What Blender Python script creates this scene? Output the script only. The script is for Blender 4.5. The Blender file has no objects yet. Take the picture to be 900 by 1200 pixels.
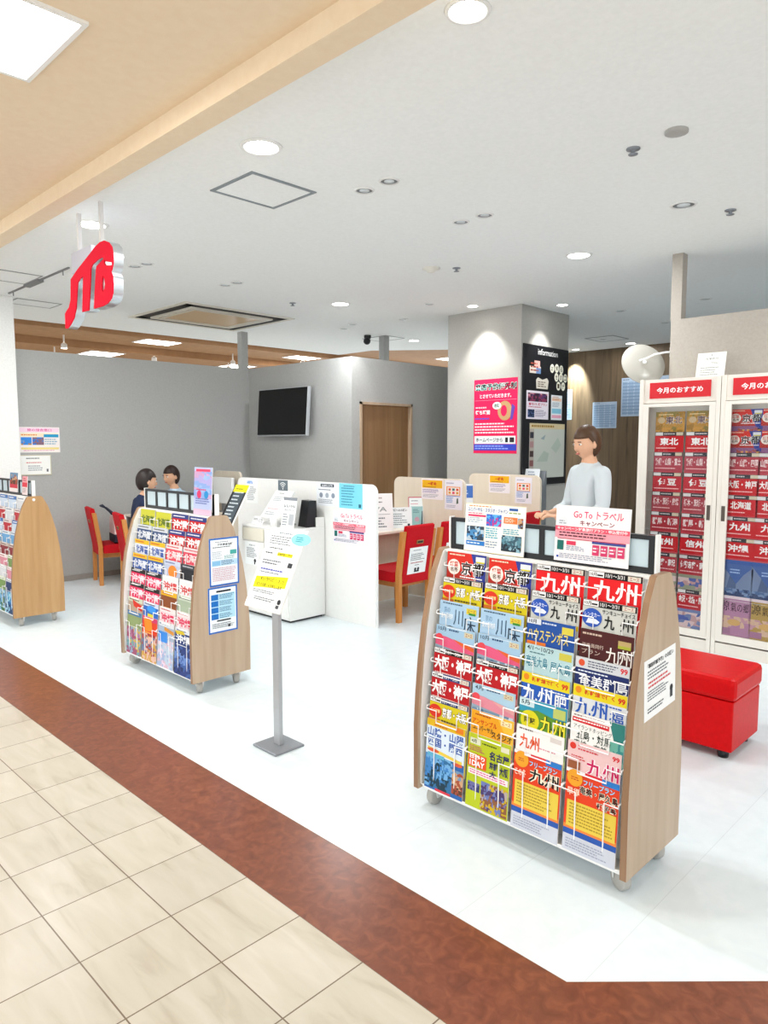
import bpy, bmesh, math, random
from mathutils import Matrix, Vector, Euler
R = math.radians
SC = bpy.context.scene
COL = SC.collection
CEIL = 3.06

# ------------------------------------------------------------------ materials
def lin(h):
    h = h.lstrip('#')
    v = [int(h[i:i + 2], 16) / 255 for i in (0, 2, 4)]
    return tuple((c / 12.92 if c <= .04045 else ((c + .055) / 1.055) ** 2.4) for c in v) + (1,)
_M = {}
def mat(h, rough=.5, metal=0., spec=.4):
    k = (h, rough, metal, spec)
    if k not in _M:
        m = bpy.data.materials.new('surface_' + h.lstrip('#')); m.use_nodes = True
        b = m.node_tree.nodes['Principled BSDF']
        b.inputs['Base Color'].default_value = lin(h); b.inputs['Roughness'].default_value = rough
        b.inputs['Metallic'].default_value = metal; b.inputs['Specular IOR Level'].default_value = spec
        _M[k] = m
    return _M[k]
def ink(h): return mat(h, .55, 0, .25)
def nodes(name):
    m = bpy.data.materials.new(name); m.use_nodes = True
    nt = m.node_tree; return m, nt, nt.nodes['Principled BSDF']
def N(nt, t, **kw):
    n = nt.nodes.new(t)
    for k, v in kw.items():
        if isinstance(k, str) and hasattr(n, k): setattr(n, k, v)
    return n
def emis(name, h, s):
    m = bpy.data.materials.new(name); m.use_nodes = True
    nt = m.node_tree; nt.nodes.clear()
    e = nt.nodes.new('ShaderNodeEmission'); o = nt.nodes.new('ShaderNodeOutputMaterial')
    e.inputs[0].default_value = lin(h); e.inputs[1].default_value = s
    nt.links.new(e.outputs[0], o.inputs[0]); return m
def ramp(nt, stops):
    r = nt.nodes.new('ShaderNodeValToRGB'); el = r.color_ramp.elements
    el[0].position, el[0].color = stops[0][0], lin(stops[0][1])
    el[1].position, el[1].color = stops[-1][0], lin(stops[-1][1])
    for p, c in stops[1:-1]:
        e = el.new(p); e.color = lin(c)
    return r
def grain(name, stops, scale, stretch, rough=.45, detail=4, dist=.4):
    """noise stretched along one axis: wood grain, plaster, carpet-like floors"""
    m, nt, b = nodes(name); L = nt.links.new
    tc = N(nt, 'ShaderNodeTexCoord'); mp = N(nt, 'ShaderNodeMapping'); mp.inputs['Scale'].default_value = stretch
    no = N(nt, 'ShaderNodeTexNoise'); no.inputs['Scale'].default_value = scale; no.inputs['Detail'].default_value = detail
    no.inputs['Distortion'].default_value = dist
    r = ramp(nt, stops)
    L(tc.outputs['Object'], mp.inputs[0]); L(mp.outputs[0], no.inputs[0]); L(no.outputs[0], r.inputs[0]); L(r.outputs[0], b.inputs['Base Color'])
    b.inputs['Roughness'].default_value = rough
    return m
BEECH = grain('beech_board', [(.25, '#ad957b'), (.5, '#b8a087'), (.75, '#c1ab93')], 2.2, (6, 9, .6), .4)
BEECH_WARM_LIT = grain('beech_board_warm_lit', [(.25, '#ab8354'), (.5, '#b78f60'), (.75, '#c29c6e')], 2.2, (6, 9, .6), .4)  # the same beech boards, with warmer light put into the colour
EDGE = grain('beech_edge_band', [(.3, '#876549'), (.7, '#9a7757')], 3, (8, 8, .6), .45)
DOORWOOD = grain('door_oak', [(.25, '#7d5c3b'), (.5, '#8b6946'), (.75, '#967450')], 2.0, (7, 7, .35), .5)
CHAIRWOOD = grain('chair_wood', [(.3, '#c47d38'), (.7, '#d08d47')], 3, (9, 9, 1), .4)
PINE = grain('rough_pine', [(.2, '#3d2f1f'), (.45, '#62503a'), (.6, '#6d5941'), (.8, '#80694d')], 1.6, (7, 7, .5), .6, 6, 1.2)
WALLPAPER = grain('grey_wallpaper', [(.3, '#a9a9a7'), (.7, '#b1b1af')], 60, (1, 1, 1), .85)
WALLBEIGE = grain('beige_wallpaper', [(.3, '#a69e94'), (.7, '#ada59b')], 60, (1, 1, 1), .85)
PILLAR = grain('pillar_wallpaper', [(.3, '#b1aea8'), (.7, '#b8b5af')], 60, (1, 1, 1), .85)
WHITEWALL = grain('white_wallpaper', [(.3, '#e6e6e4'), (.7, '#efefed')], 60, (1, 1, 1), .8)
CEILING = grain('white_ceiling_board', [(.3, '#eef0ef'), (.7, '#f3f5f4')], 40, (1, 1, 1), .9)
CORRCEIL = grain('tan_ceiling_paint', [(.3, '#e8d2b4'), (.7, '#ecd8bc')], 20, (1, 1, 1), .75)
MALLCEIL = grain('brown_ceiling_paint', [(.3, '#a97f58'), (.7, '#b48a62')], 8, (1, 1, 1), .75)
WHITEFLOOR = grain('white_vinyl_floor', [(.3, '#d8e3e8'), (.7, '#dfe9ed')], 14, (1, 1, 1), .3)
def _seams():
    nt = WHITEFLOOR.node_tree; b = nt.nodes['Principled BSDF']; L = nt.links.new; src = b.inputs['Base Color'].links[0].from_socket
    g = nt.nodes.new('ShaderNodeNewGeometry'); sp = nt.nodes.new('ShaderNodeSeparateXYZ'); L(g.outputs['Position'], sp.inputs[0])
    def M(op, a, v):
        n = nt.nodes.new('ShaderNodeMath'); n.operation = op; L(a, n.inputs[0]); n.inputs[1].default_value = v; return n.outputs[0]
    f = M('FRACT', M('DIVIDE', M('ADD', sp.outputs[0], .951 + 45 * .45), .45), 0)
    k = M('MULTIPLY', M('LESS_THAN', f, .006), .22)
    x = nt.nodes.new('ShaderNodeMix'); x.data_type = 'RGBA'; L(k, x.inputs[0]); L(src, x.inputs[6]); x.inputs[7].default_value = lin('#8a9498'); L(x.outputs[2], b.inputs['Base Color'])
_seams()
STRIP = grain('brown_vinyl_strip', [(.25, '#653421'), (.5, '#78412a'), (.72, '#894f34')], 22, (1, 1, 1), .28, 8, 1.0)
LEATHER = grain('red_leatherette', [(.3, '#c20308'), (.7, '#ce060c')], 40, (1, 1, 1), .35)
FABRIC = grain('red_fabric', [(.3, '#b80d1a'), (.7, '#c5121f')], 90, (1, 1, 1), .6)
LAMINATE = grain('white_laminate', [(.3, '#ebebe8'), (.7, '#eeeeeb')], 30, (1, 1, 1), .4)
CREAM = grain('cream_laminate', [(.3, '#dfd2bf'), (.7, '#e6dac8')], 2.5, (6, 6, .6), .45)
WHITE = mat('#f0f0ee', .4); WIRE = mat('#f6f6f6', .35); BLACK = mat('#15161a', .35); PAPER = ink('#f4f4f2')
STEEL = mat('#a9abad', .35, .6); SILVER = mat('#cfd3d6', .28, .9); GREYMETAL = mat('#8c9096', .4, .4)
RUBBER = mat('#aeaba5', .5); DARK = mat('#2a2a2c', .5)
LAMP_ON = emis('lit_lamp_lens', '#fffdf8', 14.0); PANEL_ON = emis('lit_light_panel', '#fffaf2', 7.0); SPOT_ON = emis('lit_spot_lens', '#fff0dc', 9.0)

for m_ in (LEATHER, FABRIC): m_.node_tree.nodes['Principled BSDF'].inputs['Specular IOR Level'].default_value = .15
def tile_material():
    m, nt, b = nodes('cream_stone_tile'); L = nt.links.new
    g = N(nt, 'ShaderNodeNewGeometry'); s = N(nt, 'ShaderNodeSeparateXYZ'); L(g.outputs['Position'], s.inputs[0])
    def math_(op, a, bb=None):
        n = N(nt, 'ShaderNodeMath', operation=op)
        for i, v in enumerate((a, bb)):
            if v is None: continue
            if isinstance(v, (int, float)): n.inputs[i].default_value = v
            else: L(v, n.inputs[i])
        return n.outputs[0]
    u = math_('DIVIDE', math_('ADD', s.outputs[0], 1.463 + .3013 * 40), .3013)
    v = math_('DIVIDE', math_('ADD', s.outputs[1], -1.388 + .2995 * 40), .2995)
    def line(w):
        f = math_('FRACT', w); d = math_('MINIMUM', f, math_('SUBTRACT', 1, f)); return math_('LESS_THAN', d, .0075)
    grout = math_('MAXIMUM', line(u), line(v))
    cell = N(nt, 'ShaderNodeCombineXYZ'); L(math_('FLOOR', u), cell.inputs[0]); L(math_('FLOOR', v), cell.inputs[1])
    wn = N(nt, 'ShaderNodeTexWhiteNoise'); L(cell.outputs[0], wn.inputs[0])
    # veins: every tile gets its own offset, so the pattern does not run on into its neighbour
    off = N(nt, 'ShaderNodeVectorMath', operation='MULTIPLY_ADD'); off.inputs[1].default_value = (7, 7, 7); L(wn.outputs['Color'], off.inputs[0]); L(g.outputs['Position'], off.inputs[2])
    mp = N(nt, 'ShaderNodeMapping'); mp.inputs['Scale'].default_value = (1.3, 7, 1); mp.inputs['Rotation'].default_value = (0, 0, .5); L(off.outputs[0], mp.inputs[0])
    no = N(nt, 'ShaderNodeTexNoise'); no.inputs['Scale'].default_value = 2.2; no.inputs['Detail'].default_value = 6; no.inputs['Distortion'].default_value = .7; L(mp.outputs[0], no.inputs[0])
    r = ramp(nt, [(.25, '#aea593'), (.42, '#bdb6a6'), (.6, '#c3bcae'), (.8, '#cac4b8')]); L(no.outputs[0], r.inputs[0])
    hv = N(nt, 'ShaderNodeHueSaturation'); L(r.outputs[0], hv.inputs['Color']); L(math_('ADD', math_('MULTIPLY', wn.outputs['Value'], .08), .96), hv.inputs['Value'])
    mx = N(nt, 'ShaderNodeMix', data_type='RGBA'); L(grout, mx.inputs[0]); L(hv.outputs[0], mx.inputs[6]); mx.inputs[7].default_value = lin('#6d5c48')
    L(mx.outputs[2], b.inputs['Base Color']); b.inputs['Roughness'].default_value = .32
    return m
TILE = tile_material()

def glass_material():
    m = bpy.data.materials.new('clear_cabinet_glass'); m.use_nodes = True; nt = m.node_tree; nt.nodes.clear()
    t = nt.nodes.new('ShaderNodeBsdfTransparent'); t.inputs[0].default_value = (.99, .995, .995, 1)
    g = nt.nodes.new('ShaderNodeBsdfGlossy'); g.inputs['Roughness'].default_value = .03
    f = nt.nodes.new('ShaderNodeFresnel'); f.inputs[0].default_value = 1.2
    x = nt.nodes.new('ShaderNodeMixShader'); o = nt.nodes.new('ShaderNodeOutputMaterial')
    nt.links.new(f.outputs[0], x.inputs[0]); nt.links.new(t.outputs[0], x.inputs[1]); nt.links.new(g.outputs[0], x.inputs[2]); nt.links.new(x.outputs[0], o.inputs[0])
    return m
GLASS = glass_material()

# ------------------------------------------------------------------ geometry
class MB:
    """collects shapes and links them as ONE mesh object"""
    def __init__(s): s.v, s.f, s.m, s.mats, s.sm = [], [], [], [], []
    def mi(s, m):
        if m not in s.mats: s.mats.append(m)
        return s.mats.index(m)
    def add(s, vs, fs, m, T=None, smooth=False):
        o = len(s.v); i = s.mi(m)
        s.v += [tuple(T @ Vector(v)) if T is not None else tuple(v) for v in vs]
        for f in fs: s.f.append(tuple(o + k for k in f)); s.m.append(i); s.sm.append(smooth)
        return s
    def box(s, x0, y0, z0, x1, y1, z1, m, T=None):
        vs = [(x, y, z) for x in (x0, x1) for y in (y0, y1) for z in (z0, z1)]
        return s.add(vs, [(0, 1, 3, 2), (4, 6, 7, 5), (0, 4, 5, 1), (2, 3, 7, 6), (0, 2, 6, 4), (1, 5, 7, 3)], m, T)
    def prism(s, pts, d0, d1, m, axis='x', edge=None, T=None):
        """polygon extruded along an axis: pts are (y,z) for x, (x,z) for y, (x,y) for z"""
        def P(p, d): return {'x': (d, p[0], p[1]), 'y': (p[0], d, p[1]), 'z': (p[0], p[1], d)}[axis]
        n = len(pts)
        s.add([P(p, d0) for p in pts] + [P(p, d1) for p in pts], [tuple(range(n))[::-1], tuple(range(n, 2 * n))], m, T)
        s.add([P(p, d0) for p in pts] + [P(p, d1) for p in pts], [(i, (i + 1) % n, n + (i + 1) % n, n + i) for i in range(n)], edge or m, T)
        return s
    def tube(s, path, r, m, n=8, T=None, caps=True):
        path = [Vector(p) for p in path]; rings = []
        for i, p in enumerate(path):
            d = (path[min(i + 1, len(path) - 1)] - path[max(i - 1, 0)]).normalized()
            a = d.orthogonal().normalized() if i == 0 else (a - d * a.dot(d)).normalized()
            b = d.cross(a); rr = r[i] if isinstance(r, (list, tuple)) else r
            rings.append([p + (a * math.cos(t) + b * math.sin(t)) * rr for t in (2 * math.pi * k / n for k in range(n))])
        vs = [v for q in rings for v in q]; fs = []
        for i in range(len(path) - 1):
            for k in range(n): fs.append((i * n + k, i * n + (k + 1) % n, (i + 1) * n + (k + 1) % n, (i + 1) * n + k))
        s.add(vs, fs, m, T, n > 6)
        if caps: s.add(rings[0] + rings[-1], [tuple(range(n))[::-1], tuple(range(n, 2 * n))], m, T)
        return s
    def lathe(s, prof, m, n=24, T=None, smooth=True):
        vs = [(r * math.cos(2 * math.pi * k / n), r * math.sin(2 * math.pi * k / n), z) for r, z in prof for k in range(n)]
        fs = [(i * n + k, i * n + (k + 1) % n, (i + 1) * n + (k + 1) % n, (i + 1) * n + k) for i in range(len(prof) - 1) for k in range(n)]
        return s.add(vs, fs, m, T, smooth)
    def ball(s, c, r, m, n=16, T=None):
        rx, ry, rz = r if isinstance(r, (tuple, list)) else (r, r, r); vs, fs = [], []
        h = n // 2
        for i in range(h + 1):
            a = math.pi * i / h
            for k in range(n): vs.append((c[0] + rx * math.sin(a) * math.cos(2 * math.pi * k / n), c[1] + ry * math.sin(a) * math.sin(2 * math.pi * k / n), c[2] + rz * math.cos(a)))
        for i in range(h):
            for k in range(n): fs.append((i * n + k, (i + 1) * n + k, (i + 1) * n + (k + 1) % n, i * n + (k + 1) % n))
        return s.add(vs, fs, m, T, True)
    def mesh(s, name):
        me = bpy.data.meshes.new(name); me.from_pydata(s.v, [], s.f)
        for m in s.mats: me.materials.append(m)
        me.polygons.foreach_set('material_index', s.m); me.polygons.foreach_set('use_smooth', s.sm)
        bm = bmesh.new(); bm.from_mesh(me); bmesh.ops.recalc_face_normals(bm, faces=bm.faces) if len(bm.faces) < 20000 and not getattr(s, 'keep', 0) else None
        bm.to_mesh(me); bm.free(); me.update(); return me
    def build(s, name, parent=None, bevel=0, label=None):
        o = bpy.data.objects.new(name, s.mesh(name)); COL.objects.link(o)
        if parent: o.parent = parent
        if bevel:
            b = o.modifiers.new('bevel', 'BEVEL'); b.width = bevel; b.segments = 2; b.limit_method = 'ANGLE'; b.angle_limit = R(40)
        if label: o['label'] = label
        return o
def tag(o, label, cat, group=None, kind=None):
    o['label'] = label; o['category'] = cat
    if group: o['group'] = group
    if kind: o['kind'] = kind
    return o
def structure(o):
    o['kind'] = 'structure'; return o
def empty(name, loc, rz=0, label='', cat='', group=None):
    o = bpy.data.objects.new(name, None); COL.objects.link(o); o.empty_display_size = .1
    o.location = loc; o.rotation_euler = (0, 0, rz); tag(o, label, cat, group); return o
def copy_tree(o, parent=None):
    c = o.copy(); COL.objects.link(c)
    if parent: c.parent = parent
    for ch in [k for k in COL.objects if k.parent == o]: copy_tree(ch, c)
    return c
def rot(root): return Matrix.Translation(root.location) @ root.rotation_euler.to_matrix().to_4x4()

# ------------------------------------------------------------------ printed matter
_T = {}
def glyphs(s, bold):
    k = (s, bold)
    if k not in _T:
        c = bpy.data.curves.new('lettering', 'FONT'); c.body = s; c.size = 1; c.resolution_u = 2; c.offset = bold
        o = bpy.data.objects.new('lettering', c); me = o.to_mesh()
        vs = [tuple(v.co) for v in me.vertices]; fs = [tuple(p.vertices) for p in me.polygons]
        o.to_mesh_clear(); bpy.data.objects.remove(o); bpy.data.curves.remove(c)
        xs = [v[0] for v in vs]; ys = [v[1] for v in vs]
        _T[k] = (vs, fs, min(xs), min(ys), max(xs), max(ys))
    return _T[k]
def draw(mb, art, w, h, T, z0=.0003, seed=0, dz=.00012):
    """art: list of marks in unit coordinates of a w x h sheet (x right, y up), later marks on top"""
    z = z0; rnd = random.Random(seed)
    def quad(x0, y0, x1, y1, c, sk=0):
        mb.add([(x0 * w, y0 * h, z), (x1 * w, (y0 + sk) * h, z), (x1 * w, (y1 + sk) * h, z), (x0 * w, y1 * h, z)], [(0, 1, 2, 3)], ink(c), T)
    def text(s, x0, y0, x1, y1, c, b):
        vs, fs, ax, ay, bx, by = glyphs(s, b)
        kx = (x1 - x0) * w / (bx - ax); ky = (y1 - y0) * h / (by - ay)
        mb.add([(x0 * w + (v[0] - ax) * kx, y0 * h + (v[1] - ay) * ky, z) for v in vs], fs, ink(c), T)
    for e in art:
        k = e[0]; z += dz
        if k == 'r': quad(*e[1:6])
        elif k == 's': quad(*e[1:7])
        elif k == 't': text(*e[1:7], e[7] if len(e) > 7 else .02)
        elif k == 'o':                      # outlined lettering
            text(e[1], e[2], e[3], e[4], e[5], e[6], e[8] if len(e) > 8 else .075); z += dz; text(e[1], e[2] + .006, e[3] + .006, e[4] - .006, e[5] - .006, e[7], .018)
        elif k == 'c':
            cx, cy, r, c = e[1:5]; ry = e[5] if len(e) > 5 else r * w / h; n = 20
            mb.add([((cx + r * math.cos(2 * math.pi * i / n)) * w, (cy + ry * math.sin(2 * math.pi * i / n)) * h, z) for i in range(n)], [tuple(range(n))], ink(c), T)
        elif k == 'g': mb.add([(x * w, y * h, z) for x, y in e[1]], [tuple(range(len(e[1])))], ink(e[2]), T)
        elif k == 'l':                      # rows of small unreadable print
            x0, y0, x1, y1, n, c = e[1:7]; st = (y1 - y0) / n
            for i in range(n):
                x = x0; xe = x1 - rnd.random() * (x1 - x0) * .35; yb = y1 - (i + .72) * st
                while x < xe:
                    l = min(rnd.uniform(.02, .07), xe - x); quad(x, yb, x + l, yb + st * .45, c); x += l + .012
        elif k == 'p':                      # small photograph: patches of colour
            x0, y0, x1, y1, pal, nx, ny = e[1:8]; nx, ny = int(nx * 1.3), int(ny * 1.3); q = {}
            for j in range(ny + 1):
                for i in range(nx + 1):
                    jx = rnd.uniform(-.42, .42) if 0 < i < nx else 0; jy = rnd.uniform(-.42, .42) if 0 < j < ny else 0
                    q[i, j] = ((x0 + (x1 - x0) * (i + jx) / nx) * w, (y0 + (y1 - y0) * (j + jy) / ny) * h, z)
            blob = [(rnd.random() * nx, rnd.random() * ny, rnd.choice(pal)) for _ in range(max(4, nx * ny // 7))]
            for j in range(ny):
                for i in range(nx):
                    c = min(blob, key=lambda t: (t[0] - i) ** 2 * .6 + (t[1] - j) ** 2 * 1.6)[2] if rnd.random() < .55 else pal[min(len(pal) - 1, max(0, int((j + rnd.uniform(-1.6, 1.6)) * len(pal) / ny)))]
                    mb.add([q[i, j], q[i + 1, j], q[i + 1, j + 1], q[i, j + 1]], [(0, 1, 2, 3)], ink(c), T)
def sheet_mesh(name, w, h, t, bg, art, seed=0, back=None, edge=None):
    """a flat sheet: x from -w/2 to w/2, y from 0 to h, print facing +z"""
    mb = MB(); mb.keep = 1
    x = w / 2
    mb.add([(-x, 0, -t), (x, 0, -t), (x, h, -t), (-x, h, -t)], [(3, 2, 1, 0)], ink(back or '#ececea'))
    mb.add([(-x, 0, 0), (x, 0, 0), (x, h, 0), (-x, h, 0), (-x, 0, -t), (x, 0, -t), (x, h, -t), (-x, h, -t)], [(0, 4, 5, 1), (1, 5, 6, 2), (2, 6, 7, 3), (3, 7, 4, 0)], ink(edge or '#e6e6e4'))
    mb.add([(-x, 0, 0), (x, 0, 0), (x, h, 0), (-x, h, 0)], [(0, 1, 2, 3)], ink(bg))
    draw(mb, art, w, h, Matrix.Translation((-x, 0, 0)), seed=seed)
    return mb.mesh(name)
FACE_CORRIDOR = Euler((R(90), 0, 0))            # print towards -Y
FACE_RIGHT = Euler((R(90), 0, R(90)))           # print towards +X
def place(name, me, loc, eul, label, cat, group=None, base=None):
    o = bpy.data.objects.new(name, me); COL.objects.link(o)
    M = Matrix.Translation(loc) @ eul.to_matrix().to_4x4()
    o.matrix_world = base @ M if base is not None else M
    tag(o, label, cat, group); return o
def lean(deg, yaw=0): return Euler((R(90 - deg), 0, R(yaw)))

# ------------------------------------------------------------------ the setting
def slab(name, x0, y0, z0, x1, y1, z1, m): return structure(MB().box(x0, y0, z0, x1, y1, z1, m).build(name))
def flat(name, pts, z0, z1, m): return structure(MB().prism(pts, z0, z1, m, 'z').build(name))
# white shop floor: straight front edge, then a 45 degree corner at the right
flat('floor', [(-13, 1.748), (-.986, 1.748), (3.2, 5.934), (3.2, 12), (-13, 12)], -.05, 0, WHITEFLOOR)
flat('floor_border', [(-13, 1.388), (-.838, 1.388), (3.46, 5.686), (3.2, 5.934), (-.986, 1.748), (-13, 1.748)], -.05, 0, STRIP)
flat('floor_corridor', [(-13, -3.5), (5.5, -3.5), (5.5, 7.73), (3.46, 5.686), (-.838, 1.388), (-13, 1.388)], -.05, 0, TILE)
flat('floor_mall', [(-18, -3.5), (-13, -3.5), (-13, 12), (-18, 12)], -.05, 0, TILE)
flat('ceiling', [(-9.45, 1.9), (3.2, 1.9), (3.2, 10.9), (-7.4, 10.9), (-7.4, 9.2), (-8.5, 8.3), (-9.3, 8.3)], CEIL, CEIL + .08, CEILING)
slab('ceiling_corridor', -9.45, -3.0, 3.09, 4.5, 1.79, 3.17, CORRCEIL)
slab('trim_1', -9.45, 1.78, 3.0, 4.5, 1.9, 3.2, CORRCEIL)                       # the beam between corridor and shop
slab('ceiling_mall', -18, -3.0, 3.1, -9.45, 12, 3.18, MALLCEIL)
slab('ceiling_rear', -9.45, 8.25, 3.1, -7.3, 12, 3.18, MALLCEIL)
for i, x in enumerate((-9.52, -11.0, -13.0)): slab(f'trim_{i + 2}', x - .12, -3, 2.99 if i else 3.02, x, 12, 3.12, MALLCEIL)
slab('wall_mall', -18, -3, 0, -17.9, 12, 3.12, WALLBEIGE)
# partition walls, open above
slab('wall_left', -8.28, 2.69, 0, -8.186, 5.76, 2.55, WALLPAPER)
slab('wall_rear', -8.186, 5.675, 0, -6.14, 5.76, 2.55, WALLPAPER)
mb = MB()
for a in ((-6.23, 5.76, 0, -6.14, 5.80, 2.55), (-6.23, 6.70, 0, -6.14, 9.6, 2.55), (-6.23, 5.80, 2.04, -6.14, 6.70, 2.55)): mb.box(*a, WALLPAPER)
structure(mb.build('wall_inner'))
structure(MB().box(-8.4, 2.33, 0, -8.05, 2.69, CEIL, WHITEWALL).build('column_left', bevel=.004))
slab('wall_back', -7.4, 10.8, 0, -3.0, 10.9, CEIL, PINE)
slab('wall_right', -2.50, 5.81, 0, 3.2, 5.92, 2.54, WALLBEIGE)
slab('wall_far_right', 3.1, 5.92, 0, 3.2, 10.8, CEIL, WALLPAPER)
slab('wall_back_right', -3.0, 10.8, 0, 3.2, 10.9, CEIL, WALLPAPER)
structure(MB().box(-5.56, 6.70, 0, -4.526, 7.68, CEIL, PILLAR).build('column', bevel=.003))
GREY = grain('grey_base', [(.3, '#8f8a84'), (.7, '#98938d')], 20, (1, 1, 1), .6)
slab('baseboard_left', -8.186, 2.69, 0, -8.176, 5.675, .06, GREY)
slab('baseboard_rear', -8.176, 5.665, 0, -6.14, 5.675, .06, GREY)
slab('baseboard_right', -2.5, 5.8, 0, 3.2, 5.81, .06, GREY)
for x, y, nm in ((-8.36, 5.71, 'column_slim'), (-7.246, 7.323, 'column_slim.001')):
    structure(MB().box(x - .05, y - .05, 0 if y > 6 else 2.55, x + .05, y + .05, CEIL, WALLPAPER).build(nm))
structure(MB().box(-2.515, 5.83, 2.54, -2.43, 5.92, CEIL, WALLBEIGE).build('column_slim.002'))
# wooden door in the inner wall
d = empty('door_1', (-6.14, 6.25, 0), 0, 'plain oak door in the grey inner wall beside the television corner', 'door'); d['kind'] = 'structure'
mb = MB()
mb.box(-.085, -.45, 0, .015, -.42, 2.04, BEECH); mb.box(-.085, .42, 0, .015, .45, 2.04, BEECH); mb.box(-.085, -.45, 2.01, .015, .45, 2.04, BEECH)
mb.build('door_frame', d)
MB().box(-.06, -.42, 0, -.02, .29, 2.01, DOORWOOD).build('door_panel', d)
MB().box(-.075, .29, 0, -.035, .42, 2.01, DOORWOOD).build('side_panel', d)
MB().box(-.02, .19, .92, -.012, .215, 1.12, STEEL).build('pull_handle', d)

# ------------------------------------------------------------------ ceiling fittings
def downlight(x, y, r, on, label, kind='downlight', group='downlights in the shop ceiling'):
    o = empty(kind, (x, y, CEIL), 0, label, 'ceiling light', group)
    MB().lathe([(r * .82, -.001), (r * .84, -.008), (r * 1.0, -.006), (r * 1.04, 0), (r * .82, 0)], mat('#e8e8e6', .35)).build('trim_ring', o)
    MB().lathe([(r * .83, 0), (r * .8, -.003)] if on else [(r * .83, -.0005), (r * .62, -.004), (r * .5, -.002)], mat('#c9cccf', .2, .8) if on else mat('#6f767c', .3, .3)).build('reflector', o)
    MB().lathe([(.0001, -.004), (r * (.8 if on else .5), -.004), (r * (.8 if on else .5), -.001)], LAMP_ON if on == 1 else mat('#dfe6ea', .15)).build('lens', o)
    return o
ON = [(-3.134, 2.275, .105, 'lit round downlight beside the square ceiling access panel'),
      (-3.062, 5.319, .105, 'lit round downlight in open ceiling between pillar and dark sensor'),
      (-5.926, 5.318, .105, 'lit round downlight in front of the grey wall corner'),
      (-5.039, 2.222, .105, 'lit round downlight right behind the hanging red sign'),
      (-1.665, 2.099, .08, 'lit adjustable downlight at the tan beam, top edge of photo'),
      (-4.242, 7.052, .07, 'lit small downlight shining on the black information board'),
      (-4.98, 6.42, .07, 'lit small downlight above the pink poster on the pillar'),
      (-7.23, 7.929, .085, 'lit cool white downlight high behind the oak door wall'),
      (-5.10, 10.45, .085, 'lit downlight close to the wooden back wall'),
      (-6.05, 10.5, .07, 'lit downlight at the left end of the wooden back wall')]
OFF = [(-3.216, 3.083, .06, 'unlit small downlight, left of the pair near the access panel'),
       (-3.003, 3.077, .06, 'unlit small downlight, right of the pair near the access panel'),
       (-3.191, 3.971, .06, 'unlit small downlight, left of the middle pair'),
       (-2.986, 3.967, .06, 'unlit small downlight, right of the middle pair'),
       (-1.965, 4.689, .08, 'unlit wide adjustable downlight above the brochure cabinets'),
       (-5.943, 2.978, .06, 'unlit small downlight, left of the pair beside the red sign'),
       (-5.788, 3.008, .06, 'unlit small downlight, right of the pair beside the red sign'),
       (-6.02, 3.926, .06, 'unlit small downlight, left of the pair right of the air conditioner'),
       (-5.846, 3.945, .06, 'unlit small downlight, right of the pair right of the air conditioner'),
       (-3.958, 7.828, .06, 'unlit small downlight right of the information board'),
       (-3.943, 8.981, .06, 'unlit small downlight above the white round dish'),
       (-3.006, 7.82, .06, 'unlit small downlight right of the ceiling post'),
       (-5.187, 9.75, .06, 'unlit small downlight beside the hatch before the wooden wall'),
       (-5.242, 5.994, .06, 'unlit small downlight left of the pillar top'),
       (-6.105, 6.494, .06, 'unlit small downlight above the oak door'),
       (-6.817, 6.318, .06, 'unlit small downlight, right of the pair above the television wall'),
       (-7.145, 6.47, .06, 'unlit small downlight, left of the pair above the television wall')]
for x, y, r, l in ON: downlight(x, y, r, 1, l)
for x, y, r, l in OFF: downlight(x, y, r, 0, l)
def ceiling_bit(name, x, y, r, label, cat, prof, m):
    o = MB().lathe([(a * r, b) for a, b in prof], m, 16).build(name); o.location = (x, y, CEIL); return tag(o, label, cat)
SPR = [(1, 0), (1, -.006), (.35, -.008), (.3, -.025), (.7, -.028), (.7, -.031), (.0001, -.032)]
for x, y, l in ((-1.793, 3.632, 'small sprinkler head beside the grey round detector'), (-1.789, 5.003, 'small sprinkler head right of the wide downlight'),
                (-4.027, 4.959, 'small sprinkler head beside the white smoke detector'), (-6.257, 4.924, 'small sprinkler head right of the air conditioner')):
    o = ceiling_bit('sprinkler', x, y, .035, l, 'sprinkler', SPR, GREYMETAL); o['group'] = 'sprinkler heads'
ceiling_bit('heat_detector', -1.547, 3.578, .055, 'grey round detector near the upper right of the ceiling', 'detector', [(1, 0), (1, -.012), (.8, -.016), (.6, -.014), (.0001, -.014)], mat('#a9a7a4', .5))
ceiling_bit('smoke_detector', -4.184, 4.803, .075, 'white round smoke detector in front of the pillar', 'detector', [(1, 0), (1, -.012), (.6, -.02), (.45, -.035), (.0001, -.04)], mat('#e3dfd5', .5))
def hatch(x0, y0, x1, y1, label, m, w=.03):
    o = empty('ceiling_hatch', ((x0 + x1) / 2, (y0 + y1) / 2, CEIL), 0, label, 'access panel', 'ceiling access panels')
    a, b = (x1 - x0) / 2, (y1 - y0) / 2; mb = MB()
    for q in ((-a, -b, a, -b + w), (-a, b - w, a, b), (-a, -b + w, -a + w, b - w), (a - w, -b + w, a, b - w)): mb.box(q[0], q[1], -.006, q[2], q[3], 0, m)
    mb.build('frame', o); MB().box(-a + w, -b + w, -.003, a - w, b - w, 0, CEILING).build('panel', o)
hatch(-3.87, 2.43, -3.44, 2.90, 'square ceiling access panel with a grey frame beside the brightest downlight', mat('#8f969b', .4, .3), .022)
hatch(-7.64, 7.27, -7.16, 7.66, 'faint ceiling hatch above the oak door wall', mat('#9a9b9b', .5), .012)
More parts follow.
